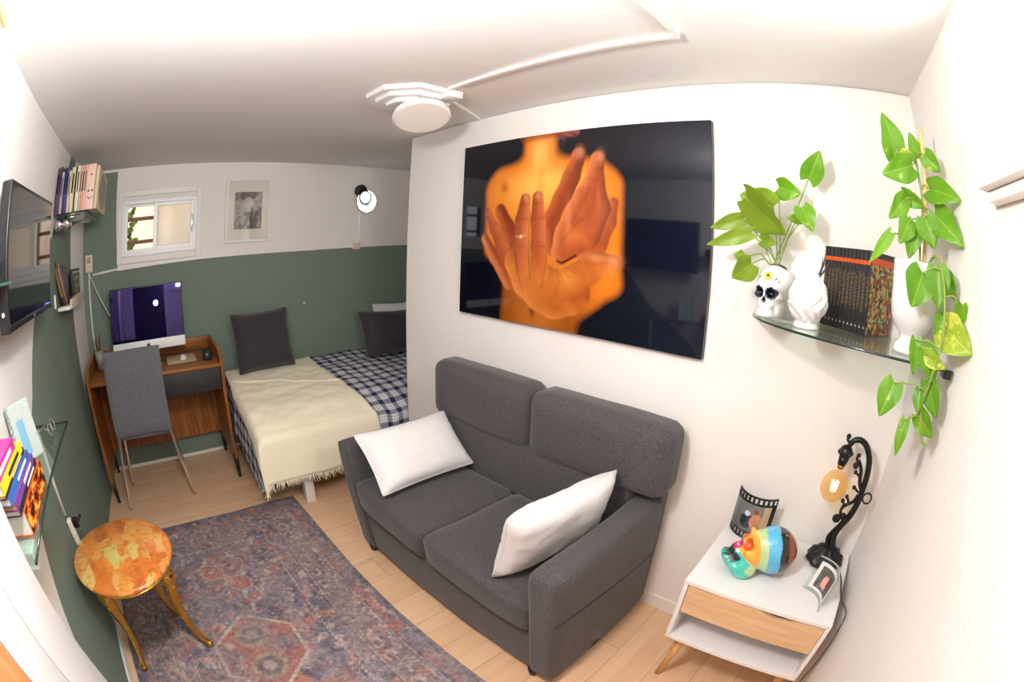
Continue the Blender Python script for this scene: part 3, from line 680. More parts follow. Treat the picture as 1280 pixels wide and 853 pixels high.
LAMP_C2 = [[-0.118, -0.09, 0.762], [-0.116, -0.09, 0.775], [-0.124, -0.09, 0.785]]
LAMP_C3 = [[-0.093, -0.09, 0.874], [-0.108, -0.09, 0.883], [-0.113, -0.09, 0.886]]
LAMP_C4 = [[-0.081, -0.09, 0.825], [-0.095, -0.09, 0.834], [-0.101, -0.09, 0.837]]
LAMP_RING = [[-0.041, -0.09, 0.812]]
LAMP_SOCK = [[-0.168, -0.09, 0.937], [-0.171, -0.09, 0.895], [-0.172, -0.09, 0.822]]
LAMP_ROS = [[-0.123, -0.09, 0.721]]
LAMP_BASE = [[-0.178, -0.07, 0.543], [-0.111, -0.07, 0.559], [-0.036, -0.07, 0.568], [-0.127, -0.07, 0.596]]

# ------------------------------------------------------------------ nightstand
ns=thing('nightstand','white nightstand with an oak drawer front and open compartment, in the corner','nightstand',(-.258,-.205,0))
NX0,NX1,NYF,NYB,NZ0,NZ1=-.510,-.004,-.407,-.012,.288,.555
T=.016
obj('top_panel',MB().box(NX0,NX1,NYF,NYB,NZ1-T,NZ1),M['white'],ns,bevel=.002)
obj('bottom_panel',MB().box(NX0,NX1,NYF,NYB,NZ0,NZ0+T),M['white'],ns,bevel=.002)
for x in (NX0,NX1-T): obj('side_panel',MB().box(x,x+T,NYF,NYB,NZ0+T,NZ1-T),M['white'],ns,bevel=.002)
obj('back_panel',MB().box(NX0+T,NX1-T,NYB-.012,NYB,NZ0+T,NZ1-T),M['white'],ns)
obj('shelf_panel',MB().box(NX0+T,NX1-T,NYF+.03,NYB-.012,.415,.425),M['white'],ns)
zt=NZ1-T-.002; zb_=.422
poly=[(NX0+T+.002,zb_),(NX1-T-.002,zb_),(NX1-T-.002,zt)]
a0,a1=-.118,-.252
for i in range(13):
    t_=i/12; x=a0+(a1-a0)*t_; poly.append((x,zt-.017*math.sin(math.pi*t_)**.8))
poly.append((NX0+T+.002,zt))
dr=obj('drawer',MB().prism(poly,lambda a,b_:(a,NYF+.002,b_),lambda a,b_:(a,NYF+.018,b_)),M['oak'],ns)
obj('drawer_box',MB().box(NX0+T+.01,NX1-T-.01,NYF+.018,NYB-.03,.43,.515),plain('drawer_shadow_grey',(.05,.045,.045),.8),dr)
for sx in (-1,1):
    for sy in (-1,1):
        tx=-.257+sx*.195; ty=-.205+sy*.125
        obj('leg',MB().tube([(tx,ty,NZ0),(tx+sx*.042,ty+sy*.012,.004)],[.020,.011],14),M['beech'],ns)
# ------------------------------------------------------------------ skulls
def skull_mb(M4,size,cfn,nu=96,nv=72,teeth=True,bumps=0,fx=0.0):
    P=np.array
    def ell(p,c,r):
        q=(p-P(c))/P(r); k=np.linalg.norm(q,axis=-1); return (k-1)*min(r)
    def smin(a,b_,k):
        h=np.clip(.5+.5*(b_-a)/k,0,1); return b_*(1-h)+a*h-k*h*(1-h)
    def sdf(p):
        d=ell(p,(-.15-.02*bool(fx),0,.25),(.86-.08*bool(fx),.68,.66)); p=p-np.array((fx,0,fx*.2)); kf=.16+.5*fx
        d=smin(d,ell(p,(.44-.5*fx,0,-.12),(.36+.5*fx,.48,.48)),kf)
        d=smin(d,ell(p,(.62,0,-.50),(.26,.30,.22)),.10)
        d=smin(d,ell(p,(.52,0,-.80),(.44,.40,.17)),.10)
        for s_ in (-1,1):
            d=smin(d,ell(p,(.42,s_*.43,-.20),(.26,.13,.11)),.08); d=smin(d,ell(p,(.66,s_*.22,.13),(.12,.22,.07)),.08)
            d=smin(d,ell(p,(.16,s_*.42,-.60),(.32,.12,.32)),.12)
        for s_ in (-1,1): d=-smin(-d,ell(p,(.84,s_*.24,-.07),(.27,.175,.155)),.05)
        d=-smin(-d,ell(p,(.90,0,-.33),(.18,.075,.13)),.04)
        d=-smin(-d,ell(p,(.22,.68,-.36),(.22,.16,.09)),.06); d=-smin(-d,ell(p,(.22,-.68,-.36),(.22,.16,.09)),.06)
        return d
    c0=P((.12+fx*.6,0,-.12)); us=np.arange(nu)*2*math.pi/nu; vsn=np.linspace(.0005,math.pi-.0005,nv)
    D=np.stack([np.outer(np.cos(us),np.sin(vsn)),np.outer(np.sin(us),np.sin(vsn)),np.outer(np.ones(nu),-np.cos(vsn))],-1)
    # swing the poles to the sides of the head
    D=np.stack([D[...,0],D[...,2],D[...,1]],-1)
    lo=np.zeros((nu,nv)); hi=np.full((nu,nv),1.7); found=hi.copy(); done=np.zeros((nu,nv),bool)
    ts=np.linspace(.05,1.6,240)
    rr=np.full((nu,nv),.3)
    for t_ in ts:
        ins=sdf(c0+D*t_)<0; rr=np.where(ins,t_,rr)
    for it in range(10):
        st=1.6/240/(2**(it+1)); ins=sdf(c0+D*(rr+st)[...,None])<0; rr=np.where(ins,rr+st,rr)
    pts=c0+D*rr[...,None]
    mb=MB(); vs=[];cs=[]
    for i in range(nu):
        for j in range(nv):
            p=pts[i,j].copy()
            if teeth and p[0]>.55+fx and -.76<p[2]<-.50 and abs(p[1])<.34:
                g=abs(math.sin(p[1]*26)); p[0]-=.022*(1-g)**3; 
                if abs(p[2]+.63)<.018: p[0]-=.05
            if bumps: p*=1+bumps*(mnoise.noise(V(p)*7)*.5+.5*abs(math.sin(p[1]*17+math.sin(p[2]*9)))*abs(math.sin(p[2]*15)))
            p[2]=max(p[2],-.93)
            vs.append(M4@V(p*size)); cs.append(cfn(p))
    fs=[(i*nv+j,((i+1)%nu)*nv+j,((i+1)%nu)*nv+j+1,i*nv+j+1) for i in range(nu) for j in range(nv-1)]
    mb.add(vs,fs,0,True,cs); return mb
def SM(x,y,zbase,size,head,tilt=0):
    return Matrix.Translation((x,y,zbase+.93*size)) @ Matrix.Rotation(head,4,'Z') @ Matrix.Rotation(tilt,4,'Y')
def colour_skull(p):
    x,y,z=p; w=.05*mnoise.noise(V((y*4,z*4,1+x)))
    s_=-.64*x+.77*z+w
    eye=math.hypot((abs(y)-.245)/.21,(z+.07)/.19)
    if x>.52 and -.78<z<-.46 and abs(y)<.36: c=srgb(34,36,46) if abs(math.sin(y*26))>.22 else srgb(104,106,112)
    elif z<-.60: c=srgb(64,190,174)
    elif x>.55 and z<-.20 and abs(y)<.16: c=srgb(190,40,96)
    elif x>.25 and z<-.36: c=srgb(70,196,178)
    elif x>.40 and eye<.95: c=srgb(206,84,24)
    elif s_<-.20 and x>.12 and z>-.36: c=srgb(240,168,56) if eye<1.75 else srgb(232,196,110)
    elif s_<.02: c=srgb(176,204,150)
    elif s_<.40: c=srgb(84,176,214)
    elif s_<.66: c=srgb(34,30,34)
    else: c=srgb(140,68,36)
    return c
SKM=Matrix.Translation((-.322,-.252,.5575+.093))@Matrix.Rotation(math.radians(203),4,'Z')@Matrix.Rotation(-.66,4,'Y')
sk=obj('skull_ornament',skull_mb(SKM,.109,colour_skull,150,110,True,0,.02),vcol('painted_glass_glaze',.12,Coat_Weight=.6,Coat_Roughness=.04),loc=(-.322,-.262,.5555),colors=True)
zmin=min((sk.matrix_world@v.co).z if 0 else v.co.z for v in sk.data.vertices)
for v in sk.data.vertices: v.co.z+=.0007-zmin
tag(sk,'glossy skull in teal, orange, blue and black bands lying on the white nightstand','ornament')
# film-strip photo frame
def arc_sheet(c,yaw,R,half,z0,z1,th,n,ra=0):
    """curved upright sheet; returns fn(s in -1..1, z, layer)"""
    def fn(s,z,l):
        a=s*half; p=V((R*math.sin(a),R*(1-math.cos(a))-l,z)); return Matrix.Translation(c)@Matrix.Rotation(yaw,4,'Z')@p
    return fn
def sheet(mb,fn,s0,s1,z0,z1,l0,l1,n=12,cols=None,mi=0):
    vs=[];cs=[]
    for i in range(n+1):
        s=s0+(s1-s0)*i/n
        for z in (z0,z1):
            for l in (l0,l1): vs.append(fn(s,z,l))
    fs=[]
    for i in range(n):
        a=i*4; b_=a+4
        fs+= [(a,b_,b_+2,a+2),(a+1,a+3,b_+3,b_+1),(a,a+1,b_+1,b_),(a+2,b_+2,b_+3,a+3)]
    fs+=[(0,2,3,1),(n*4,n*4+1,n*4+3,n*4+2)]
    mb.add(vs,fs,mi,False)
ff=thing('photo_frame','curved photo frame with a black film-strip border standing on the nightstand by the wall','photo frame',(-.425,-.05,.555))
fn=arc_sheet((-.424,-.088,.558),math.radians(6),-.105,.80,0,0,0,0)
fn=(lambda c,yaw,R,half:(lambda s,z,l:Matrix.Translation(c)@Matrix.Rotation(yaw,4,'Z')@V(((R+l)*math.sin(s*half),R-(R+l)*math.cos(s*half)-.0*z,z))))((-.428,-.098,.5575),math.radians(-9),.088,1.0)
ZT=.165
mb=MB(); sheet(mb,fn,-1,1,0,.006,0,.004); sheet(mb,fn,-1,1,ZT-.006,ZT,0,.004); sheet(mb,fn,-1,1,.024,.032,0,.004); sheet(mb,fn,-1,1,ZT-.032,ZT-.024,0,.004)
sheet(mb,fn,-1,-.985,0,ZT,0,.004,2); sheet(mb,fn,.80,1,.03,ZT-.03,0,.004,4)
for k in range(11):
    s=-1+2*k/10; sheet(mb,fn,max(-1,s-.045),min(1,s+.045),.004,.028,0,.004,2); sheet(mb,fn,max(-1,s-.045),min(1,s+.045),ZT-.028,ZT-.004,0,.004,2)
obj('film_border',mb,M['black'],ff)
def photo_cols(a,b_):
    x,y=a*2-1,b_*2-1
    n=mnoise.noise(V((x*4,y*4,3)))
    c=V(srgb(112,116,116))*(.75+.4*b_+.2*n)
    if math.hypot((x-.0)/.32,(y+.25)/.55)<1: c=V(srgb(46,50,56))
    if math.hypot((x+.02)/.14,(y-.30)/.2)<1: c=V(srgb(206,214,222))
    if math.hypot((x-.42)/.26,(y+.15)/.62)<1: c=V(srgb(212,150,110))*(.8+.3*n)
    if math.hypot((x-.36)/.12,(y-.55)/.18)<1: c=V(srgb(150,70,44))
    if x>.66: c=V(srgb(196,170,140))
    return c
mb=MB(); mb.grid(40,34,lambda a,b_:fn(-.98+a*1.78,.03+b_*(ZT-.06),.0043),cfn=photo_cols); obj('photograph',mb,M['vc_gloss'],ff,colors=True)
# leaf-shaped bent acrylic frame
lf_=thing('photo_frame','clear curved acrylic photo frame on the nightstand in front of the iron lamp','photo frame',(-.10,-.30,.555))
def bent(s,z,l=0):
    # plan curve from the wall side to the front edge, bowed away from the room
    p=V((-.150,-.262,0)).lerp(V((-.072,-.362,0)),s); bow=.030*math.sin(math.pi*s)
    lean=.16*z
    return V((p.x+(bow+lean+l)*.79,p.y+(bow+lean+l)*.61,.5560+z))
mb=MB(); sheet(mb,bent,0,1,0,.118,0,.003,16); obj('acrylic_sheet',mb,M['glass'],lf_)
mb=MB(); sheet(mb,bent,0,1,.0,.0022,-.0006,.0036,16); obj('polished_edge',mb,plain('grey_acrylic_edge',(.38,.40,.39),.1),lf_)
mb=MB(); sheet(mb,bent,0,1,.1165,.119,-.0006,.0036,16); obj('polished_edge',mb,bpy.data.materials['grey_acrylic_edge'],lf_)
mb=MB(); sheet(mb,bent,.10,.90,.012,.106,-.0016,-.0008,14); obj('white_mount',mb,M['matteceramic'],lf_)
def pc2(a,b_):
    n=mnoise.noise(V((a*7,b_*5,9))); c=V(srgb(96,102,92))*(.8+.5*n)
    if math.hypot((a-.45)/.2,(b_-.4)/.3)<1: c=V(srgb(222,168,156))
    if math.hypot((a-.70)/.16,(b_-.5)/.35)<1: c=V(srgb(92,60,50))
    return c
mb=MB(); mb.grid(22,12,lambda a,b_:bent(.19+a*.62,.022+b_*.074,-.0022),cfn=pc2); obj('photograph',mb,M['vc_gloss'],lf_,colors=True)
# ------------------------------------------------------------------ iron table lamp
lamp=thing('table_lamp','black scrolled cast iron gooseneck lamp with an amber globe bulb on the nightstand','lamp',(-.105,-.085,.555))
mb=MB(); prof=[(.001,.5562),(.062,.5562),(.070,.566),(.062,.580),(.040,.590),(.030,.604),(.014,.614),(.001,.616)]
nb_=40; vs=[];fs=[]
for r,z in prof:
    for k in range(nb_):
        a=2*math.pi*k/nb_; q=r*(1+.10*abs(math.sin(a*5))*(r>.03)); vs.append((-.105+q*math.cos(a),-.085+q*math.sin(a),z+.006*math.sin(a*10)*(.02<r<.066)*(z>.575)))
for i in range(len(prof)-1):
    for k in range(nb_): fs.append((i*nb_+k,i*nb_+(k+1)%nb_,(i+1)*nb_+(k+1)%nb_,(i+1)*nb_+k))
mb.add(vs,fs,0,True)
obj('base',mb,M['iron'],lamp)
mp=smooth_path(LAMP_MAIN,6); n_=len(mp)
obj('stem',MB().tube(mp,[.0135-.005*i/n_ for i in range(n_)],10),M['iron'],lamp)
mb=MB()
for P_,r in ((LAMP_IN,.0072),(LAMP_IN2,.005),(LAMP_B1,.0068),(LAMP_B2,.008),(LAMP_C1,.0046),(LAMP_C2,.005),(LAMP_C3,.0046),(LAMP_C4,.0046),(LAMP_FIN,.0055)):
    pp=smooth_path(P_,6); mb.tube(pp,[r*(1-.25*i/len(pp)) for i in range(len(pp))],8)
    mb.ball(P_[-1],r*1.55,10,8)
obj('scrollwork',mb,M['iron'],lamp)
rc=V(LAMP_RING[0]); obj('ring',MB().tube([rc+V((.016*math.cos(a),.004*math.sin(a),.016*math.sin(a))) for a in np.linspace(0,2*math.pi,19)[:-1]],.0032,7,closed=True),M['iron'],lamp)
rs=V(LAMP_ROS[0]); mb=MB()
for k in range(9):
    a=2*math.pi*k/9; mb.ball(rs+V((.011*math.cos(a),0,.011*math.sin(a))),.0058,8,6)
mb.ball(rs+V((0,-.004,0)),.007,10,8); obj('rosette',mb,M['iron'],lamp)
s0_,s1_,bl=[V(p) for p in LAMP_SOCK]
mb=MB(); mb.ball(s0_+V((0,0,.004)),.024,18,12,0,(1,1,.95)); 
for k in range(8):
    a=2*math.pi*k/8; mb.ball(s0_+V((.02*math.cos(a),.02*math.sin(a),.002)),.0085,8,6)
mb.tube([s0_+V((0,0,-.01)),s0_.lerp(s1_,.9)],[.019,.015],14); obj('socket_cup',mb,M['iron'],lamp)
obj('bulb_cap',MB().tube([s0_.lerp(s1_,.85),s1_+V((0,0,-.008))],.0125,14),plain('brass_bulb_cap',srgb(196,150,72),.3,1),lamp)
bu=obj('bulb',MB().ball(bl+V((0,0,.004)),.049,24,16,0,(1,1,1.06)),M['amber'],lamp)
mb=MB()
for k in range(7):
    a=2*math.pi*k/7; c_=bl+V((.010*math.cos(a),.010*math.sin(a),0)); mb.tube([c_+V((0,0,-.012)),c_*1+V((.004*math.cos(a+1),.004*math.sin(a+1),.02))],.0012,5)
obj('filament',mb,M['filament'],bu)
cd_pts=[(-.045,-.10,.560),(-.020,-.17,.5585),(-.002,-.27,.559),(.030,-.33,.555),(.034,-.36,.50),(.022,-.41,.42),(.010,-.43,.33),(.004,-.44,.16),(.02,-.40,.012),(.03,-.30,.008)]
tag(obj('lamp_cord',MB().tube(smooth_path(cd_pts,6),.0028,7),plain('dark_lamp_flex',srgb(74,56,52),.6),loc=(-.045,-.10,.56)),'thin dark lamp cord running over the nightstand edge and down the near wall','cord')

# ------------------------------------------------------------------ glass corner shelf
ZS=1.287
sh=thing('corner_shelf','curved glass corner shelf with a dark edge holding the plants and books','shelf',(-.2,-.15,ZS))
ea,eb=.568,.402
def rim(n=40): 
    out=[]
    for i in range(n+1):
        a=math.pi/2*i/n; x=-ea*math.cos(a); y=-eb*math.sin(a); x=x+ (.155*abs(y)-.004)*(i/n)**3; out.append((x,y))
    return out
rm=rim(); poly=[(-.003,-.003)]+[(min(x,.155*abs(y)-.006),min(y,-.003)) for x,y in rm]
obj('glass_panel',MB().prism(poly,lambda a,b_:(a,b_,ZS-.007),lambda a,b_:(a,b_,ZS)),M['glass'],sh)
obj('edge_band',MB().tube([V((x,y-.001,ZS-.0035)) for x,y in poly[1:]],.0036,6),M['glassedge'],sh)
mb=MB(); mb.box(-.50,-.40,-.018,0,ZS-.020,ZS-.007); obj('bracket',mb,M['chrome'],sh,bevel=.002)
mb=MB(); mb.box(.030,.0545,-.40,-.36,ZS-.022,ZS-.007); obj('bracket',mb,M['black'],sh,bevel=.002)
# leaves
def leaf_mb(mb,uv,base,tip,w,rnd,fold=.25,curl=.22,mi=0):
    base=V(base); tip=V(tip); ax=tip-base; Ln=ax.length; ax.normalize()
    view=(V(CC_)-(base+tip)/2).normalized(); nrm=(view-ax*view.dot(ax)).normalized()
    side=ax.cross(nrm); ang=rnd.gauss(0,.24); nrm=(nrm*math.cos(ang)+side*math.sin(ang)).normalized(); side=ax.cross(nrm).normalized()
    n=14; m=4; b0=len(mb.v); vs=[]; fs=[]
    tw=rnd.gauss(0,.15); bend=rnd.uniform(.5,1.2)*curl
    for i in range(n+1):
        t_=i/n
        hw=w/2*1.16*max(0,math.sin(math.pi*min(1,(t_*.955+.045))**.60))**.72*(1-.25*t_**4) if t_<1 else 0
        for j in range(-m,m+1):
            s=j/m; lobe=-.16*Ln*max(0,1-t_*5)*(abs(s)**1.2)
            p=base+ax*(t_*Ln*1.0+lobe)+side*(s*hw)+nrm*(abs(s)*hw*fold*(1 if True else 0)-bend*Ln*(t_-.35)**2+.05*w*math.sin(t_*9+s*3)*abs(s))
            vs.append(p); uv.append((s*hw/w*2,t_))
    K=2*m+1
    for i in range(n):
        for j in range(2*m): fs.append((i*K+j,i*K+j+1,(i+1)*K+j+1,(i+1)*K+j))
    mb.add(vs,fs,mi,True)
CC_=(-.2423,-1.4530,1.4373)
def put_leaf(parent,L_,mat,rnd,fold=.25,curl=.22):
    mb=MB(); uv=[]; leaf_mb(mb,uv,L_[0],L_[1],L_[2],rnd,fold,curl)
    o=obj('leaf',mb,mat,parent)
    l=o.data.uv_layers.new(name='cloth'); idx=np.empty(len(o.data.loops),dtype=np.int32); o.data.loops.foreach_get('vertex_index',idx); l.data.foreach_set('uv',np.array(uv,dtype=np.float32)[idx].ravel()); return o
def stem(mb,a,b_,r=.0022,sag=.03,up=(0,0,1)):
    a=V(a); b_=V(b_); m_=(a+b_)/2+V(up)*sag; mb.tube(smooth_path([a,a.lerp(m_,.6)+V(up)*sag*.2,m_,b_],4),r,6)
# skull planter with pothos
pl1=thing('skull_planter','white painted skull planter with navy eyes, yellow flower and pothos on the corner shelf','potted plant',(-.498,-.082,ZS),None)
def planter_col(p):
    x,y,z=p
    if x>.40:
        e=math.hypot((abs(y)-.245)/.205,(z+.065)/.19)
        if e<.86: return srgb(10,10,14)
        if e<1.12: return srgb(28,36,78)
        if math.hypot(y/.085,(z+.33)/.14)<1: return srgb(14,12,16)
    return (.74,.73,.72)
HD=math.radians(-104)
Mp=SM(-.497,-.092,ZS+.001,.083,HD)
ps=obj('skull_pot',skull_mb(Mp,.083,planter_col,100,72),M['vc_gloss'],pl1,colors=True)
def onhead(y,z,r=.08):   # a point on the brow of the skull, local y/z
    x=math.sqrt(max(0,1-(y/.66)**2-((z-.25)/.66)**2))*.86-.15; return Mp@(V((x,y,z))*.083)
fl=onhead(.05,.50); fnrm=(Mp.to_3x3()@V((.75,.05,.5))).normalized(); fM=frame(fl,fnrm.orthogonal(),fnrm.cross(fnrm.orthogonal()))
fx=fnrm.orthogonal().normalized(); fy=fnrm.cross(fx)
mb=MB()
for k in range(9):
    a=2*math.pi*k/9; d=fx*math.cos(a)+fy*math.sin(a); s_=fnrm.cross(d)
    q=[fl+d*.003+fnrm*.003,fl+d*.009+s_*.0042+fnrm*.0035,fl+d*.0155+fnrm*.001,fl+d*.009-s_*.0042+fnrm*.0035]; mb.add(q,[(0,1,2,3)],0)
fo_=obj('flower',mb,M['yellow'],ps,solid=.001)
mb=MB(); mb.ball(fl+fnrm*.004,.0042,10,8); obj('flower_centre',mb,M['brown'],ps)
for yy_,zz_ in ((.34,.42),(.42,.34),(-.30,.44)):
    mb=MB(); c_=onhead(yy_,zz_)+fnrm*.002; mb.add([c_+fx*.008,c_+fy*.004,c_-fx*.008,c_-fy*.004],[(0,1,2,3)]); obj('painted_leaf',mb,M['leafglaze'],ps,solid=.001)
rnd=random.Random(11)
root=V((-.492,-.078,ZS+.152))
obj('soil',MB().ball(root+V((0,0,-.012)),.034,14,8,0,(1,.8,.5)),M['soil'],pl1)
mb=MB()
for L_ in LEAVES_SKULL: stem(mb,root+V((rnd.uniform(-.02,.02),rnd.uniform(-.015,.015),-.01)),L_[0],.0021,rnd.uniform(.0,.03))
obj('stems',mb,M['stem'],pl1)
for i,L_ in enumerate(LEAVES_SKULL): put_leaf(pl1,L_,M['leafdark'] if i not in (6,7,8) else M['leaf'],rnd,.22,.18)
# white carved skull vase with a dark air plant
va=thing('carved_vase','plain white carved round vase beside the painted skull planter on the corner shelf','vase',(-.375,-.205,ZS))
vcx,vcy=-.372,-.200
def vfn(a,b_):
    th_=2*math.pi*a; ph=math.pi*b_; r=.0565*(1+.05*math.sin(th_*9+2.5*math.sin(ph*6))*math.sin(ph)+.035*abs(math.sin(ph*9+th_*3)))
    z=-math.cos(ph); rr=math.sin(ph)**.85*(1 if z>-.2 else 1-.25*(-.2-z))
    return V((vcx+r*rr*math.cos(th_),vcy+r*rr*math.sin(th_),ZS+.072+max(-.0705,z*r*1.16)))
mb=MB(); mb.grid(90,60,vfn,wrapu=True); obj('carved_body',mb,M['matteceramic'],va)
obj('foot_ring',MB().lathe([(.036,ZS+.0008),(.038,ZS+.004),(.033,ZS+.016),(.001,ZS+.016)],28,(vcx,vcy,0)),M['matteceramic'],va)
obj('neck',MB().lathe([(.026,ZS+.128),(.028,ZS+.143),(.024,ZS+.143),(.022,ZS+.13)],24,(vcx,vcy,0),cap=False),M['matteceramic'],va)
mb=MB()
for dx,dz,l in ((-.012,.06,.8),(-.004,.075,1),(.010,.055,.7)):
    a=V((-.352,-.20,ZS+.130)); tip=a+V((.025+dx,.01,dz)); mb.tube([a,a.lerp(tip,.5)+V((.006,0,.004)),tip],[.0032,.0030,.0006],6)
obj('dried_blades',mb,plain('dark_dried_leaf',srgb(58,50,44),.7),va)
# boxed set of black books
bkM=Matrix.Translation((-.192,-.140,ZS+.0005))@Matrix.Rotation(math.radians(52),4,'Z')   # local x = cover direction, local y = along the spines
NB=12; BT=.0162; BH=.232; BD=.150
for i in range(NB):
    y0=i*BT
    first=(i==0)
    lab=('black paperback with a colourful cover at the vase end of the corner shelf row' if first else
         'black spined paperback, %s along from the colourful cover on the corner shelf'%('second third fourth fifth sixth seventh eighth ninth tenth eleventh twelfth'.split()[i-1]))
    t_=thing('book',lab,'book',bkM@V((BD/2,y0+BT/2,0)),'black paperbacks on the corner shelf')
    spn=plain('black_book_cloth',srgb(34,31,33),.45) if i==0 else M['bookblack']
    M['bookblack']=spn
    obj('cover',MB().rbox(0,BD,y0+.0008,y0+BT-.0008,.0005,BH,.0015,2,0,bkM),spn,t_)
    obj('band',MB().box(-.0006,.0,y0+.0008,y0+BT-.0008,BH-.040,BH-.029,0,bkM),M.setdefault('orangeband',plain('orange_cover_band',srgb(214,84,34),.4)),t_)
    mb=MB(); r_=random.Random(i)
    for c_ in range(2):
        z=.060+r_.uniform(0,.02)
        while z<BH-.07:
            l=r_.uniform(.004,.012); mb.box(-.0005,.0,y0+.0042+c_*.0055,y0+.0066+c_*.0055,z,z+l,0,bkM); z+=l+r_.uniform(.002,.004)
    obj('spine_lettering',mb,M.setdefault('goldfoil',plain('gold_foil',srgb(120,98,66),.45)),t_); mb=MB()
    mb.add([bkM@V((-.0006,y0+BT/2-.003,.020)),bkM@V((-.0006,y0+BT/2+.003,.020)),bkM@V((-.0006,y0+BT/2,.027))],[(0,1,2)])
    obj('spine_emblem',mb,M.setdefault('paleink',plain('pale_ink',srgb(200,196,190),.45)),t_)
    if first:
        def cc(a,b_):
            n=mnoise.noise(V((a*9,b_*14,1))); n2=mnoise.noise(V((a*16,b_*20,7))); k=n+.6*n2
            c=V(srgb(60,44,36))
            if k>.36: c=V(srgb(206,172,100))
            elif k>.16: c=V(srgb(158,92,56))
            elif k>-.10: c=V(srgb(120,70,48))
            elif k>-.28: c=V(srgb(58,46,42))
            else: c=V(srgb(158,172,120))
            if b_>.85: c=V(srgb(216,88,36))
            if b_>.94: c=V(srgb(40,36,38))
            return c
        mb=MB(); mb.grid(40,60,lambda a,b_:bkM@V((.003+a*(BD-.006),-.0004,.004+b_*(BH-.008))),cfn=cc); obj('cover_art',mb,M['vc_gloss'],t_,colors=True)
# white footed vase with climbing pothos
vc_=(-.062,-.285)
pl2=thing('potted_pothos','large pothos climbing a bamboo stake in a white footed vase on the corner shelf','potted plant',(vc_[0],vc_[1],ZS))
prof=[(.001,.0006),(.048,.0006),(.052,.006),(.046,.020),(.033,.034),(.036,.046),(.054,.062),(.066,.085),(.070,.115),(.069,.215),(.066,.215),(.064,.19),(.001,.19)]
obj('vase',MB().lathe([(r,z+ZS) for r,z in prof],36,(vc_[0],vc_[1],0),cap=False),M['ceramic'],pl2)
obj('soil',MB().lathe([(.064,ZS+.192),(.001,ZS+.200)],20,(vc_[0],vc_[1],0)),M['soil'],pl2)
stk0=V((-.040,-.262,ZS+.15)); stk1=V((-.026,-.262,1.853))
mb=MB(); pp=[stk0.lerp(stk1,i/24) for i in range(25)]; mb.tube(pp,[.0062+(.0012 if i%6==3 else 0) for i in range(25)],9); obj('bamboo_stake',mb,M['bamboo'],pl2)
rnd=random.Random(23); mb=MB(); top=V((vc_[0]+.01,vc_[1],ZS+.20))
vine=[top,V((-.055,-.275,1.56)),V((-.045,-.27,1.64)),V((-.05,-.268,1.71)),V((-.06,-.265,1.77)),V((-.11,-.27,1.765))]
mb.tube(smooth_path(vine,5),.0034,7)
for L_ in LEAVES_UP:
    b_=V(L_[0]); near=min(smooth_path(vine,5),key=lambda q:(q-b_).length+max(0,(q.z-b_.z))*.8); stem(mb,near,b_,.0020,.012)
vine2=[top+V((.01,-.02,0)),V((-.02,-.36,ZS+.235)),V((-.005,-.42,ZS+.17)),V((-.002,-.446,ZS+.06)),V((-.015,-.448,ZS-.02)),V((-.02,-.435,1.20)),V((-.005,-.437,1.155)),V((.012,-.437,1.125)),V((.028,-.437,1.135))]
mb.tube(smooth_path(vine2,5),.0034,7)
for L_ in LEAVES_DOWN:
    b_=V(L_[0]); near=min(smooth_path(vine2,5),key=lambda q:(q-b_).length); stem(mb,near,b_,.0020,.008)
obj('stems',mb,M['stem'],pl2)
for i,L_ in enumerate(LEAVES_UP): put_leaf(pl2,L_,M['leaf'] if i not in (3,) else M['leafyellow'],rnd,.25,.25)
for i,L_ in enumerate(LEAVES_DOWN): put_leaf(pl2,L_,M['leafyellow'] if i in (5,8) else M['leaf'],rnd,.25,.25)

# ------------------------------------------------------------------ television
tv=thing('television','flat black television on a wall bracket, its glossy screen mirroring the window','television',(-1.83,-1.99,1.3))
tx0,tx1,tz0,tz1=-2.165,-1.512,1.300,1.704; ty=-1.962
obj('casing',MB().rbox(tx0,tx1,ty-.045,ty,tz0,tz1,.006,3),M['black'],tv)
obj('bezel',MB().rbox(tx0+.004,tx1-.004,ty-.004,ty+.003,tz0+.002,tz0+.022,.002,2),plain('gloss_black_bezel',(.01,.01,.011),.2),tv)
obj('screen',MB().box(tx0+.012,tx1-.012,ty-.002,ty+.0012,tz0+.022,tz1-.012),M['tvscreen'],tv)
obj('wall_bracket',MB().box(-1.95,-1.75,YL+.002,ty-.04,1.42,1.58),M['black'],tv)
obj('badge',MB().box(-1.855,-1.825,ty+.003,ty+.0036,tz0+.008,tz0+.014),M['steel'],tv)
obj('sensor_light',MB().ball((tx1+.001,ty-.024,1.352),.007,10,8),M['plastic'],tv)
# small glass shelf with a black webcam-like speaker, at eye height
gs=thing('wall_shelf','small teal-edged glass shelf at eye height in front of the television','shelf',(-1.35,-1.985,1.432))
obj('glass_panel',MB().box(-1.50,-1.20,YL+.004,-1.935,1.428,1.436),M['tealedge'],gs,bevel=.001)
obj('bracket',MB().box(-1.30,-1.28,YL+.002,-2.0,1.412,1.428),M['chrome'],gs)
sp=thing('round_speaker','round black speaker with chrome ring on the small glass shelf at the picture edge','speaker',(-1.415,-1.975,1.436))
obj('body',MB().lathe([(.001,-.03),(.026,-.028),(.033,-.012),(.033,.012),(.026,.024),(.001,.024)],24,(-1.415,-1.978,1.470),0,Matrix.Rotation(math.radians(-60),4,'Z')@Matrix.Rotation(math.radians(90),4,'Y')),M['black'],sp)
obj('chrome_ring',MB().tube([V((-1.415,-1.978,1.470))+Matrix.Rotation(math.radians(-60),3,'Z')@Matrix.Rotation(math.radians(90),3,'Y')@V((.024*math.cos(a),.024*math.sin(a),s_*.025)) for s_ in (1,) for a in np.linspace(0,2*math.pi,25)[:-1]],.003,6,closed=True),M['chrome'],sp)
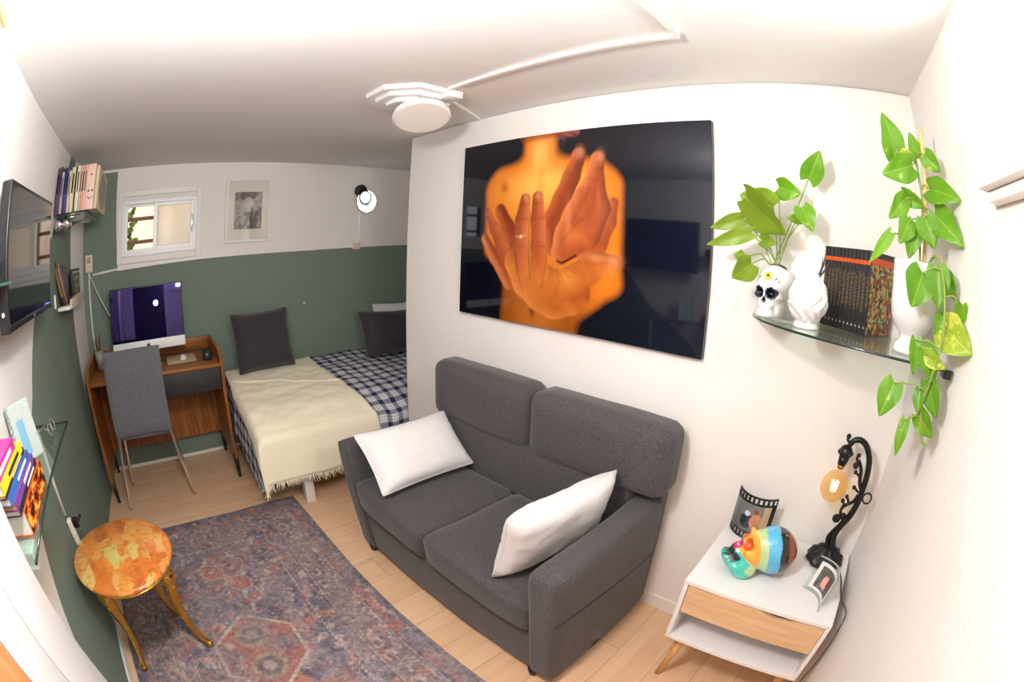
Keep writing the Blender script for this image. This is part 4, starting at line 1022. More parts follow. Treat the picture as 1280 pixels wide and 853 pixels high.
# ------------------------------------------------------------------ high shelf with books in the corner
DX=.115
ts=thing('wall_shelf','glass shelf high in the corner above the desk, carrying a row of paperbacks','shelf',(-2.9,-1.96,1.72))
obj('glass_panel',MB().box(-3.185,-2.6,-2.062,-1.848,1.693,1.702),M['glass'],ts)
obj('edge_band',MB().tube([(-3.185,-1.848,1.6975),(-2.6,-1.848,1.6975),(-2.6,-2.045,1.6975)],.004,6),M['glassedge'],ts)
for x in (-2.685,-3.105): obj('bracket',MB().tube([(x,-2.06,1.687),(x,-1.90,1.687)],.006,8),M['steel'],ts)
rows=[(.020,.228,(74,58,76),'dark purple'),(.013,.232,(92,58,84),'plum'),(.016,.205,(168,156,178),'pale lilac'),(.011,.225,(46,46,58),'black'),(.020,.222,(66,64,140),'indigo blue'),(.014,.206,(206,192,168),'beige'),(.026,.222,(204,196,146),'cream yellow'),(.010,.222,(58,48,44),'dark brown'),(.021,.222,(214,204,196),'pale grey'),(.013,.222,(196,180,150),'sand'),(.018,.222,(214,150,128),'coral pink'),(.013,.222,(220,186,160),'peach')]
y=-2.066
for i,(tk,h,cl,nm) in enumerate(rows):
    t_=thing('book',nm+' paperback spine in the row of books on the high corner shelf','book',(-2.685,y+tk/2,1.7025),'paperbacks on the high corner shelf')
    o=obj('cover',MB().rbox(-2.815,-2.613+.004*(i%3),y+.0006,y+tk-.0006,1.7025,1.7025+h,.0015,2),plain('paper_cover_'+nm.replace(' ','_'),srgb(*cl),.55),t_)
    c=MB(); c.box(-2.612+.004*(i%3),-2.612+.004*(i%3),y+tk*.32,y+tk*.68,1.7025+h*.42,1.7025+h*.86); obj('title_strip',c,plain('title_ink',srgb(*[max(0,int(v*.55)) for v in cl]),.6) if sum(cl)>380 else plain('title_light',srgb(200,190,180),.6),t_)
    y+=tk+.0006
yb=y
# thick pink book with a face motif, and the pale box with an oval window at the end
t_=thing('book','thick pale pink book with a simple face drawn on its spine, on the high shelf','book',(-2.685,y+.03,1.7025))
obj('cover',MB().rbox(-2.815,-2.607,y,y+.052,1.7025,1.7025+.222,.002,2),plain('pale_pink_cover',srgb(222,188,178),.55),t_)
c=MB()
for dy,dz,r in ((.018,.090,.006),(.040,.090,.006)): c.lathe([(r,0),(r,.0008),(.0005,.0008)],12,(-2.607,y+dy,1.7025+dz),0,Matrix.Rotation(math.radians(90),4,'Y'))
c.tube([(-2.607,y+.014,1.7025+.062),(-2.607,y+.028,1.7025+.050),(-2.607,y+.044,1.7025+.064)],.0022,6); c.lathe([(.005,0),(.005,.0008),(.0005,.0008)],12,(-2.607,y+.026,1.7025+.17),0,Matrix.Rotation(math.radians(90),4,'Y'))
obj('face_drawing',c,plain('dark_red_ink',srgb(96,50,54),.6),t_); y+=.053
bx=thing('oval_case','pale case with an oval window on the high corner shelf','case',(-2.865,y+.012,1.7025))
obj('body',MB().rbox(-3.085,-2.62,y,y+.022,1.7025,1.7025+.215,.006,3),plain('pale_khaki_card',srgb(196,186,154),.6),bx)
poly=[(-2.85+.175*math.cos(a),1.810+.092*math.sin(a)) for a in np.linspace(0,2*math.pi,33)[:-1]]
obj('oval_window',MB().prism(poly,lambda a,b_:(a,y+.0215,b_),lambda a,b_:(a,y+.0232,b_)),plain('grey_mauve_print',srgb(136,122,112),.5),bx)
# chrome headset hanging under the shelf
hp=thing('spot_lamp','twin chrome spot lamps mounted under the high corner shelf','lamp',(-2.675,-1.885,1.69))
for yy in (-2.035,-1.985):
    obj('chrome_shade',MB().lathe([(.006,.026),(.017,.022),(.029,.004),(.035,-.026),(.033,-.026),(.025,.002),(.001,.012)],20,(-2.66,yy,1.662),0,Matrix.Rotation(math.radians(28),4,'Y'),cap=False),M['chrome'],hp)
obj('bar',MB().tube([(-2.685,-2.06,1.688),(-2.685,-1.96,1.688)],.006,8),M['chrome'],hp)
# ------------------------------------------------------------------ white shelf with leaning dark books
ls=thing('wall_shelf','small white shelf holding dark leaning books beside the television','shelf',(-2.95,-2.0,1.25))
obj('board',MB().rbox(-3.20,-2.665,-2.052,-1.968,1.236,1.254,.003,2),M['white'],ls)
obj('end_panel',MB().rbox(-2.68,-2.665,-2.074,-2.062,1.254,1.32,.002,2),M['white'],ls)
obj('front_lip',MB().rbox(-3.20,-2.70,-1.972,-1.962,1.236,1.285,.002,2),plain('beige_lip',srgb(214,196,172),.5),ls)
for i,(x,th_,h,ln,cl,nm) in enumerate(((-2.735,.022,.235,.052,(40,28,30),'black'),(-2.772,.016,.225,.046,(150,104,54),'ochre and brown'),(-2.80,.014,.21,.036,(66,50,70),'dark violet'),(-2.83,.014,.205,.026,(52,40,38),'dark brown'),(-2.856,.014,.19,.016,(36,30,34),'charcoal'))):
    Mb=Matrix.Translation((x,-2.018,1.2560))@Matrix.Rotation(-ln*0,4,'Y')@Matrix.Rotation(ln*5.5,4,'X')
    t_=thing('book',nm+' book leaning sideways on the white shelf under the high shelf','book',(x,-2.01,1.2545),'dark books on the white shelf')
    if i>=2: bpy.data.objects.remove(t_); tag(obj('book',MB().rbox(-th_/2,th_/2,-.012,.014,.004,h,.0015,2,0,Mb),plain('dark_cover_'+nm.replace(' ','_'),srgb(*cl),.4),loc=(x,-2.01,1.2545)),nm+' book leaning sideways on the white shelf under the high shelf','book','dark books on the white shelf'); continue
    obj('cover',MB().rbox(-th_/2,th_/2,-.012,.014,.004,h,.0015,2,0,Mb),plain('dark_cover_'+nm.replace(' ','_'),srgb(*cl),.4),t_)
    if i<2: obj('cover_art',MB().box(th_/2,th_/2+.0006,-.008,.010,h*.2,h*.85,0,Mb),plain('ochre_art' if i else 'umber_art',srgb(*((176,140,96) if i else (126,92,58))),.4),t_)
def cc3(a,b_):
    n=mnoise.noise(V((a*6,b_*9,5)));
    c=V(srgb(30,26,28))
    if .12<a<.88 and b_<.80:
        for (u,v,r) in ((.35,.62,.16),(.68,.66,.14),(.4,.36,.17),(.7,.34,.16),(.5,.12,.15)):
            if math.hypot(a-u,(b_-v)*1.4)<r: c=V(srgb(170,150,130))*(.8+.8*n)
        if n>.2: c=V(srgb(110,60,48))
    if .86<b_<.92: c=V(srgb(196,190,184))
    return c
t_=thing('disc_case','black disc case with small faces on the cover at the end of the white shelf','case',(-3.02,-1.99,1.2545))
obj('case_body',MB().rbox(-3.17,-2.885,-2.000,-1.986,1.2865,1.43,.002,2),M['black'],t_)
mb=MB(); mb.grid(30,30,lambda a,b_:V((-2.888-a*.279,-1.9852,1.289+b_*.138)),cfn=cc3); obj('cover_print',mb,M['vc_gloss'],t_,colors=True)
for o in bpy.data.objects:
    pass
# ------------------------------------------------------------------ low glass shelf with a pile of books
ZL=.922
lg=thing('wall_shelf','low glass shelf beside the onyx table carrying a pile of colourful books','shelf',(-1.45,-2.0,ZL))
obj('glass_panel',MB().box(-1.925,-1.05,YL+.003,-1.905,ZL-.009,ZL),M['glass'],lg)
obj('edge_band',MB().tube([(-1.925,YL+.003,ZL-.0045),(-1.925,-1.905,ZL-.0045),(-1.05,-1.905,ZL-.0045)],.0042,6),M['glassedge'],lg)
obj('bracket',MB().box(-1.16,-1.10,YL+.002,-1.93,ZL-.055,ZL-.0095),M['white'],lg,bevel=.003)
z=ZL+.0005
pile=[(.062,-1.432,-1.155,-1.918,(200,92,30),'fire-orange illustrated',(236,226,214)),(.018,-1.405,-1.13,-1.922,(44,38,44),'black and white',(230,225,215)),(.021,-1.385,-1.12,-1.920,(120,66,150),'purple',(222,150,96)),(.020,-1.36,-1.10,-1.924,(56,104,176),'bright blue',(236,232,226)),(.013,-1.345,-1.09,-1.930,(62,44,40),'dark brown',(236,230,222)),(.024,-1.318,-1.08,-1.925,(236,214,40),'yellow',(238,232,214)),(.026,-1.275,-1.07,-1.93,(196,40,140),'magenta',(226,216,210))]
for i,(h,xa,xb,yf,cl,nm,pg) in enumerate(pile):
    lab=nm+' book lying flat in the pile on the low glass shelf'
    t_=thing('book',lab,'book',((xa+xb)/2,-2.0,z),'books piled on the low glass shelf')
    cv=plain('cover_'+nm.replace(' ','_').replace('-','_'),srgb(*cl),.4)
    z1=z+h-.0006; yb_=YL+.012; c=MB().prism([(yb_,z),(yf,z),(yf,z1),(yb_,z1),(yb_,z1-.002),(yf-.002,z1-.002),(yf-.002,z+.002),(yb_,z+.002)],lambda a,b_:(xa,a,b_),lambda a,b_:(xb,a,b_)); obj('cover',c,cv,t_)
    obj('page_block',MB().box(xa+.003,xb-.003,YL+.014,yf-.003,z+.002,z+h-.0026),plain('page_edges_'+nm.split()[0].replace('-','_'),srgb(*pg),.8),t_)
    if i==0:
        def cf(a,b_):
            n=mnoise.noise(V((a*7,b_*3,2)))+.5*mnoise.noise(V((a*18,b_*7,4)))
            return V(srgb(52,28,20)) if n<-.18 else V(srgb(150,52,20)) if n<.02 else V(srgb(226,104,28)) if n<.3 else V(srgb(250,190,70))
        c=MB(); c.grid(60,16,lambda a,b_:V((xa+a*(xb-xa),yf+.0005,z+.003+b_*(h-.006))),cfn=cf); obj('spine_art',c,M['vc_gloss'],t_,colors=True)
    else:
        c=MB(); c.box(xa+.04,xa+.04+.10+.005*i,yf,yf+.0005,z+h*.3,z+h*.68); obj('spine_title',c,plain('spine_title_ink_'+nm.split()[0],srgb(*((240,236,230) if sum(cl)<420 else (50,44,50))),.5),t_)
    z+=h
# leaning card
cdm=frame((-1.60,-2.018,1.012),(-.80,.60,0),(0,-.25,1))
def cardcol(a,b_):
    n=mnoise.noise(V((a*14,b_*22,3))); c=V(srgb(184,192,186))
    if .30<a<.62 and .12<b_<.72: c=V(srgb(120,170,196))
    elif n>.22: c=V(srgb(170,186,186))
    if a<.12 and n>-.1: c=V(srgb(120,138,134))
    return c
mb=MB(); mb.grid(30,30,lambda a,b_:cdm@V(((a-.5)*.13,(b_-.5)*.175,0)),cfn=cardcol)
tag(obj('greeting_card',mb,M['vc_matte'],loc=(-1.60,-2.01,ZL),colors=True,solid=.002),'pale printed card with a light blue panel on the low glass shelf','card')
# folded reading glasses on the shelf
ge=thing('eyeglasses','folded reading glasses with silver rims lying on the end of the low glass shelf','glasses',(-1.80,-1.985,ZL))
mb=MB(); 
for cx_ in (-1.775,-1.83):
    mb.tube([V((cx_+.024*math.cos(a),-1.955-.006*math.sin(a),ZL+.026+.018*math.sin(a))) for a in np.linspace(0,2*math.pi,21)[:-1]],.0018,6,closed=True)
mb.tube([(-1.799,-1.955,ZL+.03),(-1.8025,-1.952,ZL+.034),(-1.806,-1.955,ZL+.03)],.0018,6); obj('rims',mb,M['steel'],ge)
for k,(a,b_) in enumerate((((-1.752,-1.957,ZL+.032),(-1.83,-2.02,ZL+.006)),((-1.854,-1.957,ZL+.032),(-1.77,-2.03,ZL+.01)))):
    obj('temple',MB().tube([a,V(a).lerp(V(b_),.6)+V((0,0,.01)),b_],.0022,6),plain('amber_temple',srgb(96,84,96),.3) if k else M['steel'],ge)
# ------------------------------------------------------------------ cable trunking, switch and plug on the left and back walls
def strip(name,label,pts,r,mat,cat='cable trunking'):
    return tag(obj(name,MB().tube(pts,r,4,cap=True),mat,loc=pts[0]),label,cat)
strip('cable_trunking','white cable trunking running down the green wall below the low glass shelf',[(-1.935,YL+.0055,.905),(-1.932,YL+.0055,.70),(-1.925,YL+.0055,.555)],.0085,M['trim'])
pg_=thing('plug_adapter','cream plug adapter with a black hook-shaped plug at the end of the wall trunking','plug',(-1.91,YL+.02,.48))
obj('adapter_body',MB().rbox(-1.928,-1.892,YL+.002,YL+.034,.425,.548,.012,4),M['cream_plastic'],pg_)
obj('plug_body',MB().rbox(-1.924,-1.896,YL+.034,YL+.068,.508,.548,.006,3),M['black'],pg_)
obj('plug_cord',MB().tube(smooth_path([(-1.91,YL+.066,.545),(-1.93,YL+.085,.548),(-1.945,YL+.075,.528),(-1.93,YL+.06,.515)],5),.004,7),M['black'],pg_)
obj('flex',MB().tube(smooth_path([(-1.905,YL+.02,.425),(-1.885,YL+.02,.36),(-1.86,YL+.016,.20),(-1.80,YL+.016,.055)],6),.003,6),M['plastic'],pg_)
sw=thing('wall_socket','cream wall socket on the narrow green panel between the corner and the window','socket',(XB,-1.963,1.44))
obj('plate',MB().rbox(XB+.001,XB+.012,-1.995,-1.935,1.385,1.500,.006,3),M['cream_plastic'],sw)
obj('plug',MB().rbox(XB+.012,XB+.042,-1.983,-1.948,1.392,1.428,.008,3),M['cream_plastic'],sw)
obj('rocker',MB().rbox(XB+.011,XB+.016,-1.982,-1.948,1.445,1.487,.002,2),plain('grey_rocker',srgb(170,160,140),.4),sw)
strip('cable_trunking','short white trunking between the wall socket and the window',[(XB+.008,-1.935,1.366),(XB+.008,-1.722,1.380)],.011,M['trim'])
strip('cable_trunking','thin white trunking running down from the wall socket behind the desk',[(XB+.008,-1.966,1.384),(XB+.008,-1.964,1.10),(XB+.008,-1.955,.62)],.008,M['trim'])
tag(obj('computer_cable',MB().tube(smooth_path([(XB+.026,-1.962,1.392),(XB+.05,-1.93,1.32),(XB+.08,-1.85,1.18),(XB+.11,-1.79,1.09),(XB+.14,-1.74,1.04)],6),.0036,7),M['plastic'],loc=(XB+.02,-1.96,1.39)),'white power cable looping from the wall socket to the computer','cable')
# ------------------------------------------------------------------ tall white wardrobe close to the viewpoint
wd=thing('wardrobe','tall white wardrobe with an orange wood door panel at the picture edge','wardrobe',(-.65,-1.99,0))
obj('carcass',MB().box(-1.0,-.30,YL+.009,-1.915,.0105,1.907),M['white'],wd)
obj('end_stile',MB().rbox(-1.0,-.822,-1.915,-1.9,.02,1.880,.002,2),M['white'],wd)
obj('middle_stile',MB().rbox(-.818,-.694,-1.915,-1.9,.02,1.880,.002,2),M['white'],wd)
dp=obj('door',MB().rbox(-.690,-.31,-1.915,-1.898,.02,1.880,.006,3),M['doorwood'],wd)
obj('handle',MB().tube([(-.36,-1.898,1.0),(-.36,-1.872,1.0),(-.36,-1.872,1.12),(-.36,-1.898,1.12)],.005,8),M['chrome'],dp)
obj('cornice',MB().box(-.975,-.31,-1.915,-1.899,1.888,1.904),M['doorwood'],wd)

# ------------------------------------------------------------------ painting helpers
def s2l(c):
    c=np.asarray(c,dtype=np.float64)/255; return np.where(c<=.04045,c/12.92,((c+.055)/1.055)**2.4)
_rng=np.random.RandomState(4)
def vnoise(x,y,seed=0):
    r=np.random.RandomState(seed); T=r.rand(64,64)
    xi=np.floor(x).astype(int); yi=np.floor(y).astype(int); fx=x-xi; fy=y-yi; fx=fx*fx*(3-2*fx); fy=fy*fy*(3-2*fy)
    g=lambda a,b_:T[a%64,b_%64]
    return (g(xi,yi)*(1-fx)+g(xi+1,yi)*fx)*(1-fy)+(g(xi,yi+1)*(1-fx)+g(xi+1,yi+1)*fx)*fy
def fbm(x,y,seed=0,o=4):
    s=0;a=.5
    for k in range(o): s=s+a*vnoise(x*2**k,y*2**k,seed+k); a*=.5
    return s/.94
def cgrid(nu,nv,fn,cols):
    """cols: (nu,nv,3) linear colours"""
    mb=MB(); vs=[fn(i/(nu-1),j/(nv-1)) for i in range(nu) for j in range(nv)]
    fs=[(i*nv+j,(i+1)*nv+j,(i+1)*nv+j+1,i*nv+j+1) for i in range(nu-1) for j in range(nv-1)]
    mb.add(vs,fs,0,False,[tuple(c) for c in cols.reshape(-1,3)]); return mb
def blend(A,c,m): return A*(1-m[...,None])+np.asarray(c)*m[...,None]
sst=lambda a,b_,x: (lambda t:t*t*(3-2*t))(np.clip((x-a)/(b_-a),0,1))
# ------------------------------------------------------------------ large photograph of hands
PX0,PX1,PZ0,PZ1=-1.938,-.735,1.104,1.902
art=thing('framed_photograph','very large glossy photograph of two open hands before a torso, above the sofa','picture',(-1.336,-.012,1.1))
obj('backing_panel',MB().box(PX0,PX1,-.024,-.0004,PZ0,PZ1),M['black'],art)
nu,nv=440,292; U,Wv=np.meshgrid(np.linspace(0,1,nu),np.linspace(0,1,nv),indexing='ij'); T=1-Wv
A_=1.505; X=U*A_; Y=T       # picture space: x 0..1.505, y 0 (top)..1
bgc=s2l((9,11,22)); C_=np.zeros((nu,nv,3))+bgc
C_=blend(C_,s2l((20,26,44)),sst(.9,1.5,X)*.6)
def cap(ax,ay,bx,by,ra,rb):
    dx,dy=bx-ax,by-ay; L2=dx*dx+dy*dy; t_=np.clip(((X-ax)*dx+(Y-ay)*dy)/L2,0,1)
    return np.hypot(X-ax-t_*dx,Y-ay-t_*dy)-(ra+(rb-ra)*t_), t_
def sminn(a,b_,k): h=np.clip(.5+.5*(b_-a)/k,0,1); return b_*(1-h)+a*h-k*h*(1-h)
# torso
d=cap(.588,-.05,.588,.16,.105,.112)[0]
d=sminn(d,cap(.34,.275,.92,.275,.115,.115)[0],.07)
d=sminn(d,cap(.54,.46,.74,.46,.30,.30)[0],.10)
d=sminn(d,cap(.60,.75,.60,1.05,.235,.262)[0],.10)
d=sminn(d,cap(.285,.30,.255,.62,.078,.05)[0],.04); d=sminn(d,cap(.995,.30,1.03,.74,.085,.055)[0],.04); d=sminn(d,cap(1.03,.74,.80,.90,.055,.07)[0],.04)
m=sst(.022,-.03,d)
tor=np.zeros_like(C_)+s2l((212,122,36))
tor=blend(tor,s2l((244,182,84)),np.exp(-(((X-.62)/.26)**2+((Y-.27)/.15)**2))*.9)
tor=blend(tor,s2l((250,188,96)),np.exp(-(((X-.59)/.10)**2+((Y-.10)/.10)**2))*.8)
tor=blend(tor,s2l((214,140,60)),np.exp(-(((X-.60)/.022)**2+((Y-.24)/.14)**2))*.5)
tor=blend(tor,s2l((206,110,24)),sst(-.11,0,d)*.8)
tor=blend(tor,s2l((120,58,14)),sst(.60,.88,Y)*sst(1.0,.8,X)*.85)
tor=blend(tor,s2l((200,116,34)),np.exp(-(((X-.60)/.15)**2+((Y-.95)/.10)**2))*.6)
tor=blend(tor,s2l((166,76,22)),np.exp(-(((X-.345)/.026)**2+((Y-.275)/.036)**2))*.8)
tor=blend(tor,s2l((70,30,8)),np.exp(-(((X-.573)/.020)**2+((Y-.925)/.04)**2))*.8)
C_=C_*(1-m[...,None])+tor*m[...,None]
lip=sst(.025,-.025,cap(.48,.0,.80,.0,.028,.028)[0]); C_=blend(C_,s2l((138,52,26)),lip*.75)
def poly_d(pts,k):
    d=None
    for (x0,y0,r0),(x1,y1,r1) in zip(pts[:-1],pts[1:]):
        q=cap(x0,y0,x1,y1,r0,r1)[0]; d=q if d is None else sminn(d,q,k)
    return d
def stroke(parts,base,hi,lo,k=.03,lx=-.55,ly=.35,blur=.006,dep_=.055):
    """parts: list of polylines of (x,y,radius); shaded like a rounded limb in the print"""
    global C_
    d=None
    for p in parts:
        q=poly_d(p,.02); d=q if d is None else sminn(d,q,k)
    gx=np.gradient(d,axis=0)*(nu-1)/A_; gy=-np.gradient(d,axis=1)*(nv-1)
    dep=np.clip(-d/dep_,0,1); sh=(gx*lx+gy*ly)*(1-dep)**1.2
    col=np.zeros_like(C_)+s2l(base); col=blend(col,s2l(hi),np.clip(sh*.95,0,1)); col=blend(col,s2l(lo),np.clip(-sh*.95,0,1))
    n=fbm(X*22,Y*22,3); n2=fbm(X*70,Y*70,13); col=col*(.84+.22*n[...,None]+.10*n2[...,None])
    m=sst(blur,-blur,d); C_=C_*(1-m[...,None])+col*m[...,None]; return d
def spot(c,cx,cy,rx,ry,a):
    global C_
    C_=blend(C_,s2l(c),np.exp(-(((X-cx)/rx)**2+((Y-cy)/ry)**2))*a)
def crease(pts,c,w,a):
    global C_
    d=None
    for (x0,y0),(x1,y1) in zip(pts[:-1],pts[1:]):
        q=cap(x0,y0,x1,y1,0,0)[0]; d=q if d is None else np.minimum(d,q)
    C_=blend(C_,s2l(c),np.exp(-(d/w)**2)*a*.6)
FA=((140,62,32),(206,118,64),(62,22,12)); FB=((166,80,42),(224,138,82),(82,30,16)); FC=((180,94,36),(222,138,64),(92,38,14))
# far hand
stroke([[(1.030,.375,.030),(1.010,.46,.038),(.955,.56,.05),(.88,.62,.06)]],*FB,blur=.008)
stroke([[(.832,.135,.042),(.79,.24,.050),(.735,.36,.056),(.69,.47,.07),(.72,.56,.09)]],*FA,lx=-.7,ly=.1)
stroke([[(.940,.160,.040),(.925,.25,.048),(.88,.36,.075),(.84,.45,.095),(.79,.55,.095),(.74,.62,.06)],[(.95,.28,.03),(.965,.40,.05),(.90,.52,.07)]],*FB,lx=-.75,ly=.1)
spot((236,150,100),.78,.46,.02,.10,.35); spot((150,66,30),.93,.36,.035,.12,.45); spot((214,120,62),.82,.53,.06,.04,.5)
for x,y,r in ((.832,.125,.024),(.947,.155,.022)): spot((226,150,120),x+.006,y-.008,r,.030,.45); crease([(x-.028,y+.055),(x+.028,y+.052)],(110,44,22),.005,.45)
crease([(.765,.22),(.81,.245)],(110,44,22),.006,.4); crease([(.885,.255),(.945,.262)],(120,50,24),.006,.4); crease([(.75,.56),(.82,.48),(.88,.44)],(120,50,24),.006,.45); crease([(.90,.30),(.855,.38),(.80,.47)],(120,46,22),.008,.5)
# near hand, fingers behind
stroke([[(.320,.405,.040),(.375,.50,.052),(.43,.60,.062)]],*FA,blur=.009)
stroke([[(.205,.56,.028),(.285,.66,.036),(.40,.78,.05)]],*FB,blur=.008)
stroke([[(.222,.41,.026),(.275,.50,.032),(.335,.60,.040),(.42,.72,.055),(.50,.80,.07)]],*FB,lx=.5)
# palm, heel and thumb
stroke([[(.44,.68,.075),(.52,.76,.10),(.62,.80,.12),(.70,.84,.10)],[(1.045,.655,.045),(.97,.655,.052),(.90,.69,.064),(.82,.76,.085),(.72,.82,.10)],[(.70,.86,.07),(.82,.85,.06),(.88,.82,.04)]],*FC,k=.05,ly=.6,dep_=.09)
stroke([[(.500,.350,.036),(.480,.46,.045),(.472,.58,.050),(.50,.70,.055)]],*FB,lx=.45)
stroke([[(.584,.342,.037),(.590,.46,.046),(.598,.60,.050),(.61,.72,.06)]],*FB,lx=.45)
spot((196,112,44),.62,.76,.14,.10,.6); spot((200,116,50),.52,.70,.06,.10,.45); spot((226,140,92),1.045,.64,.035,.03,.7); spot((226,150,92),.95,.63,.08,.02,.45); spot((120,50,18),.70,.90,.10,.035,.35); spot((140,60,22),.86,.83,.08,.03,.4); spot((232,150,66),.78,.74,.07,.05,.5)
for x,y in ((.505,.335),(.585,.328)): spot((218,150,110),x,y,.018,.022,.55); crease([(x-.03,y+.045),(x+.028,y+.043)],(104,42,18),.005,.4)
for x,y in ((.480,.455),(.592,.45),(.478,.60),(.602,.595)): crease([(x-.035,y),(x+.035,y-.004)],(110,46,20),.006,.5)
crease([(.536,.40),(.532,.52),(.535,.66),(.55,.76)],(96,38,14),.006,.75); crease([(.655,.60),(.648,.70),(.63,.80)],(110,46,18),.007,.5); crease([(.44,.62),(.46,.74),(.50,.82)],(110,46,18),.007,.45); crease([(.72,.70),(.74,.76),(.71,.84)],(130,58,24),.008,.45)
for x0,y0,x1,y1 in ((.76,.70,.80,.735),(.77,.685,.83,.71),(.74,.72,.77,.77)): crease([(x0,y0),(x1,y1)],(112,46,20),.004,.45)
crease([(.722,.660),(.750,.668),(.785,.652),(.830,.626)],(40,14,7),.0065,1.5)
crease([(.445,.545),(.475,.548),(.508,.535)],(206,160,84),.006,.9); spot((246,226,180),.476,.545,.008,.008,.9)
mb=cgrid(nu,nv,lambda a,b_:(PX0+a*(PX1-PX0),-.0265,PZ0+b_*(PZ1-PZ0)),C_)
obj('print',mb,M['acrylic_print'],art,colors=True)
# ------------------------------------------------------------------ small framed drawing on the back wall
fr_=thing('picture_frame','white framed small grey drawing with a wide mount between window and sconce','picture',(XB,-.70,1.48))
fy0,fy1,fz0,fz1=-.874,-.522,1.475,1.932
c=MB(); ring(c,XB+.001,XB+.022,fy0,fy1,fz0,fz1,.018); obj('frame',c,M['trim'],fr_,bevel=.002)
obj('mount',MB().box(XB+.002,XB+.012,fy0+.016,fy1-.016,fz0+.016,fz1-.016),plain('cream_mount_board',srgb(246,240,228),.8),fr_)
nu2,nv2=60,80; U2,W2=np.meshgrid(np.linspace(0,1,nu2),np.linspace(0,1,nv2),indexing='ij')
n=fbm(U2*9,W2*12,8); D=np.zeros((nu2,nv2,3))+s2l((186,176,164)); D=blend(D,s2l((120,110,108)),sst(.45,.62,n)*.7)
hat=np.hypot((U2-.48)/.30,(W2-.90)/.16); D=blend(D,s2l((126,108,112)),sst(1.05,.9,hat))
face=np.hypot((U2-.50)/.20,(W2-.70)/.16); D=blend(D,s2l((206,190,186)),sst(1.05,.85,face))
D=blend(D,s2l((86,72,78)),sst(.06,.03,np.abs(U2-.62-.03*np.sin(W2*16)))*sst(.66,.5,W2)*.9); D=blend(D,s2l((104,98,92)),sst(.5,.6,fbm(U2*14,W2*7,12))*sst(.55,.4,W2)*.7)
mb=cgrid(nu2,nv2,lambda a,b_:(XB+.0125,-.803+a*.216,1.568+b_*.265),D); obj('drawing',mb,M['vc_matte'],fr_,colors=True)
obj('glazing',MB().box(XB+.0145,XB+.0155,fy0+.016,fy1-.016,fz0+.016,fz1-.016),M['pane'],fr_)
# ------------------------------------------------------------------ ring sconce
sc=thing('wall_sconce','black wall sconce with a lit white ring, above the green paint by the alcove','wall lamp',(XB,.26,1.78))
MR=Matrix.Rotation(math.radians(90),4,'Y')
obj('wall_plate',MB().lathe([(.001,0),(.050,0),(.050,.030),(.044,.034),(.001,.034)],28,(XB+.001,.238,1.850),0,MR),M['black'],sc)
def torus(c,R_,r1,mi=0):
    mb=MB(); return mb.tube([V(c)+V((0,R_*math.cos(a),R_*math.sin(a))) for a in np.linspace(0,2*math.pi,49)[:-1]],r1,8,closed=True)
obj('outer_ring_shell',torus((XB+.030,.284,1.766),.083,.0075),M['black'],sc)
obj('lit_ring',torus((XB+.0365,.285,1.766),.0795,.0062),M['ringlight'],sc)
obj('inner_ring_shell',torus((XB+.042,.268,1.796),.052,.006),M['black'],sc)
obj('lit_inner_disc',MB().lathe([(.001,0),(.050,0),(.050,.006),(.001,.006)],32,(XB+.040,.270,1.798),0,MR),M['ringdisc'],sc)
obj('diffuser',MB().lathe([(.001,0),(.078,0),(.078,.003),(.001,.003)],36,(XB+.026,.285,1.766),0,MR),plain('translucent_diffuser',(.75,.74,.70),.5),sc)
tag(obj('cable_trunking',MB().rbox(XB+.001,XB+.012,.238,.258,1.415,1.700,.002,2),M['trim'],loc=(XB,.248,1.415)),'white vertical trunking below the ring sconce','cable trunking')
tag(obj('junction_box',MB().rbox(XB+.001,XB+.020,.188,.252,1.385,1.437,.004,2),plain('pinkish_cream_box',srgb(222,200,180),.5),loc=(XB,.22,1.385)),'small cream junction box at the foot of the sconce trunking','junction box')
tag(obj('wall_hook',MB().ball((XB+.006,-.235,1.0),.008,12,8),M['white'],loc=(XB,-.235,1.0)),'tiny white knob stuck on the green wall above the bed','hook')
# ------------------------------------------------------------------ ceiling rose, hanging lamp disc and trunking
cr=thing('ceiling_rose','stepped octagonal white ceiling rose','ceiling rose',(-1.80,-.45,H))
oc=lambda r,a0=math.pi/8:[( -1.80+r*math.cos(a0+k*math.pi/4),-.45+r*math.sin(a0+k*math.pi/4)) for k in range(8)]
for r,z0,z1,nm in ((.185,H-.018,H-.0005,'outer_step'),(.145,H-.034,H-.018,'middle_step'),(.100,H-.048,H-.034,'inner_step')):
    obj(nm,MB().prism(oc(r),lambda a,b_:(a,b_,z0),lambda a,b_:(-1.80+(a+1.80)*1.03,-.45+(b_+.45)*1.03,z1)),M['white'],cr,bevel=.003)
dl=thing('ceiling_light','round white lamp disc hanging tilted below the ceiling rose','lamp',(-1.775,-.41,1.96))
nrm=V((.30,-.13,-.94)).normalized(); q_=V((0,0,1)).rotation_difference(nrm).to_matrix().to_4x4()
obj('housing',MB().lathe([(.001,-.022),(.100,-.022),(.112,-.021),(.118,-.016),(.120,-.010),(.120,.002),(.1195,.006),(.117,.0085),(.114,.009)],44,(-1.772,-.408,1.960),0,q_,cap=False),M['white'],dl)
obj('diffuser',MB().lathe([(.1138,.004),(.1136,.0075),(.1125,.0085),(.110,.0088),(.104,.0090),(.06,.0092),(.001,.0094)],44,(-1.772,-.408,1.960),0,q_,cap=False),plain('opal_diffuser',(.76,.71,.67),.4),dl)
obj('wire',MB().tube(smooth_path([(-1.70,-.33,1.985),(-1.70,-.34,2.01),(-1.715,-.36,2.005),(-1.71,-.35,H-.04)],5),.0025,6),M['plastic'],dl)
obj('wire',MB().tube(smooth_path([(-1.69,-.36,1.985),(-1.695,-.33,2.015),(-1.72,-.37,H-.04)],5),.0025,6),M['plastic'],dl)
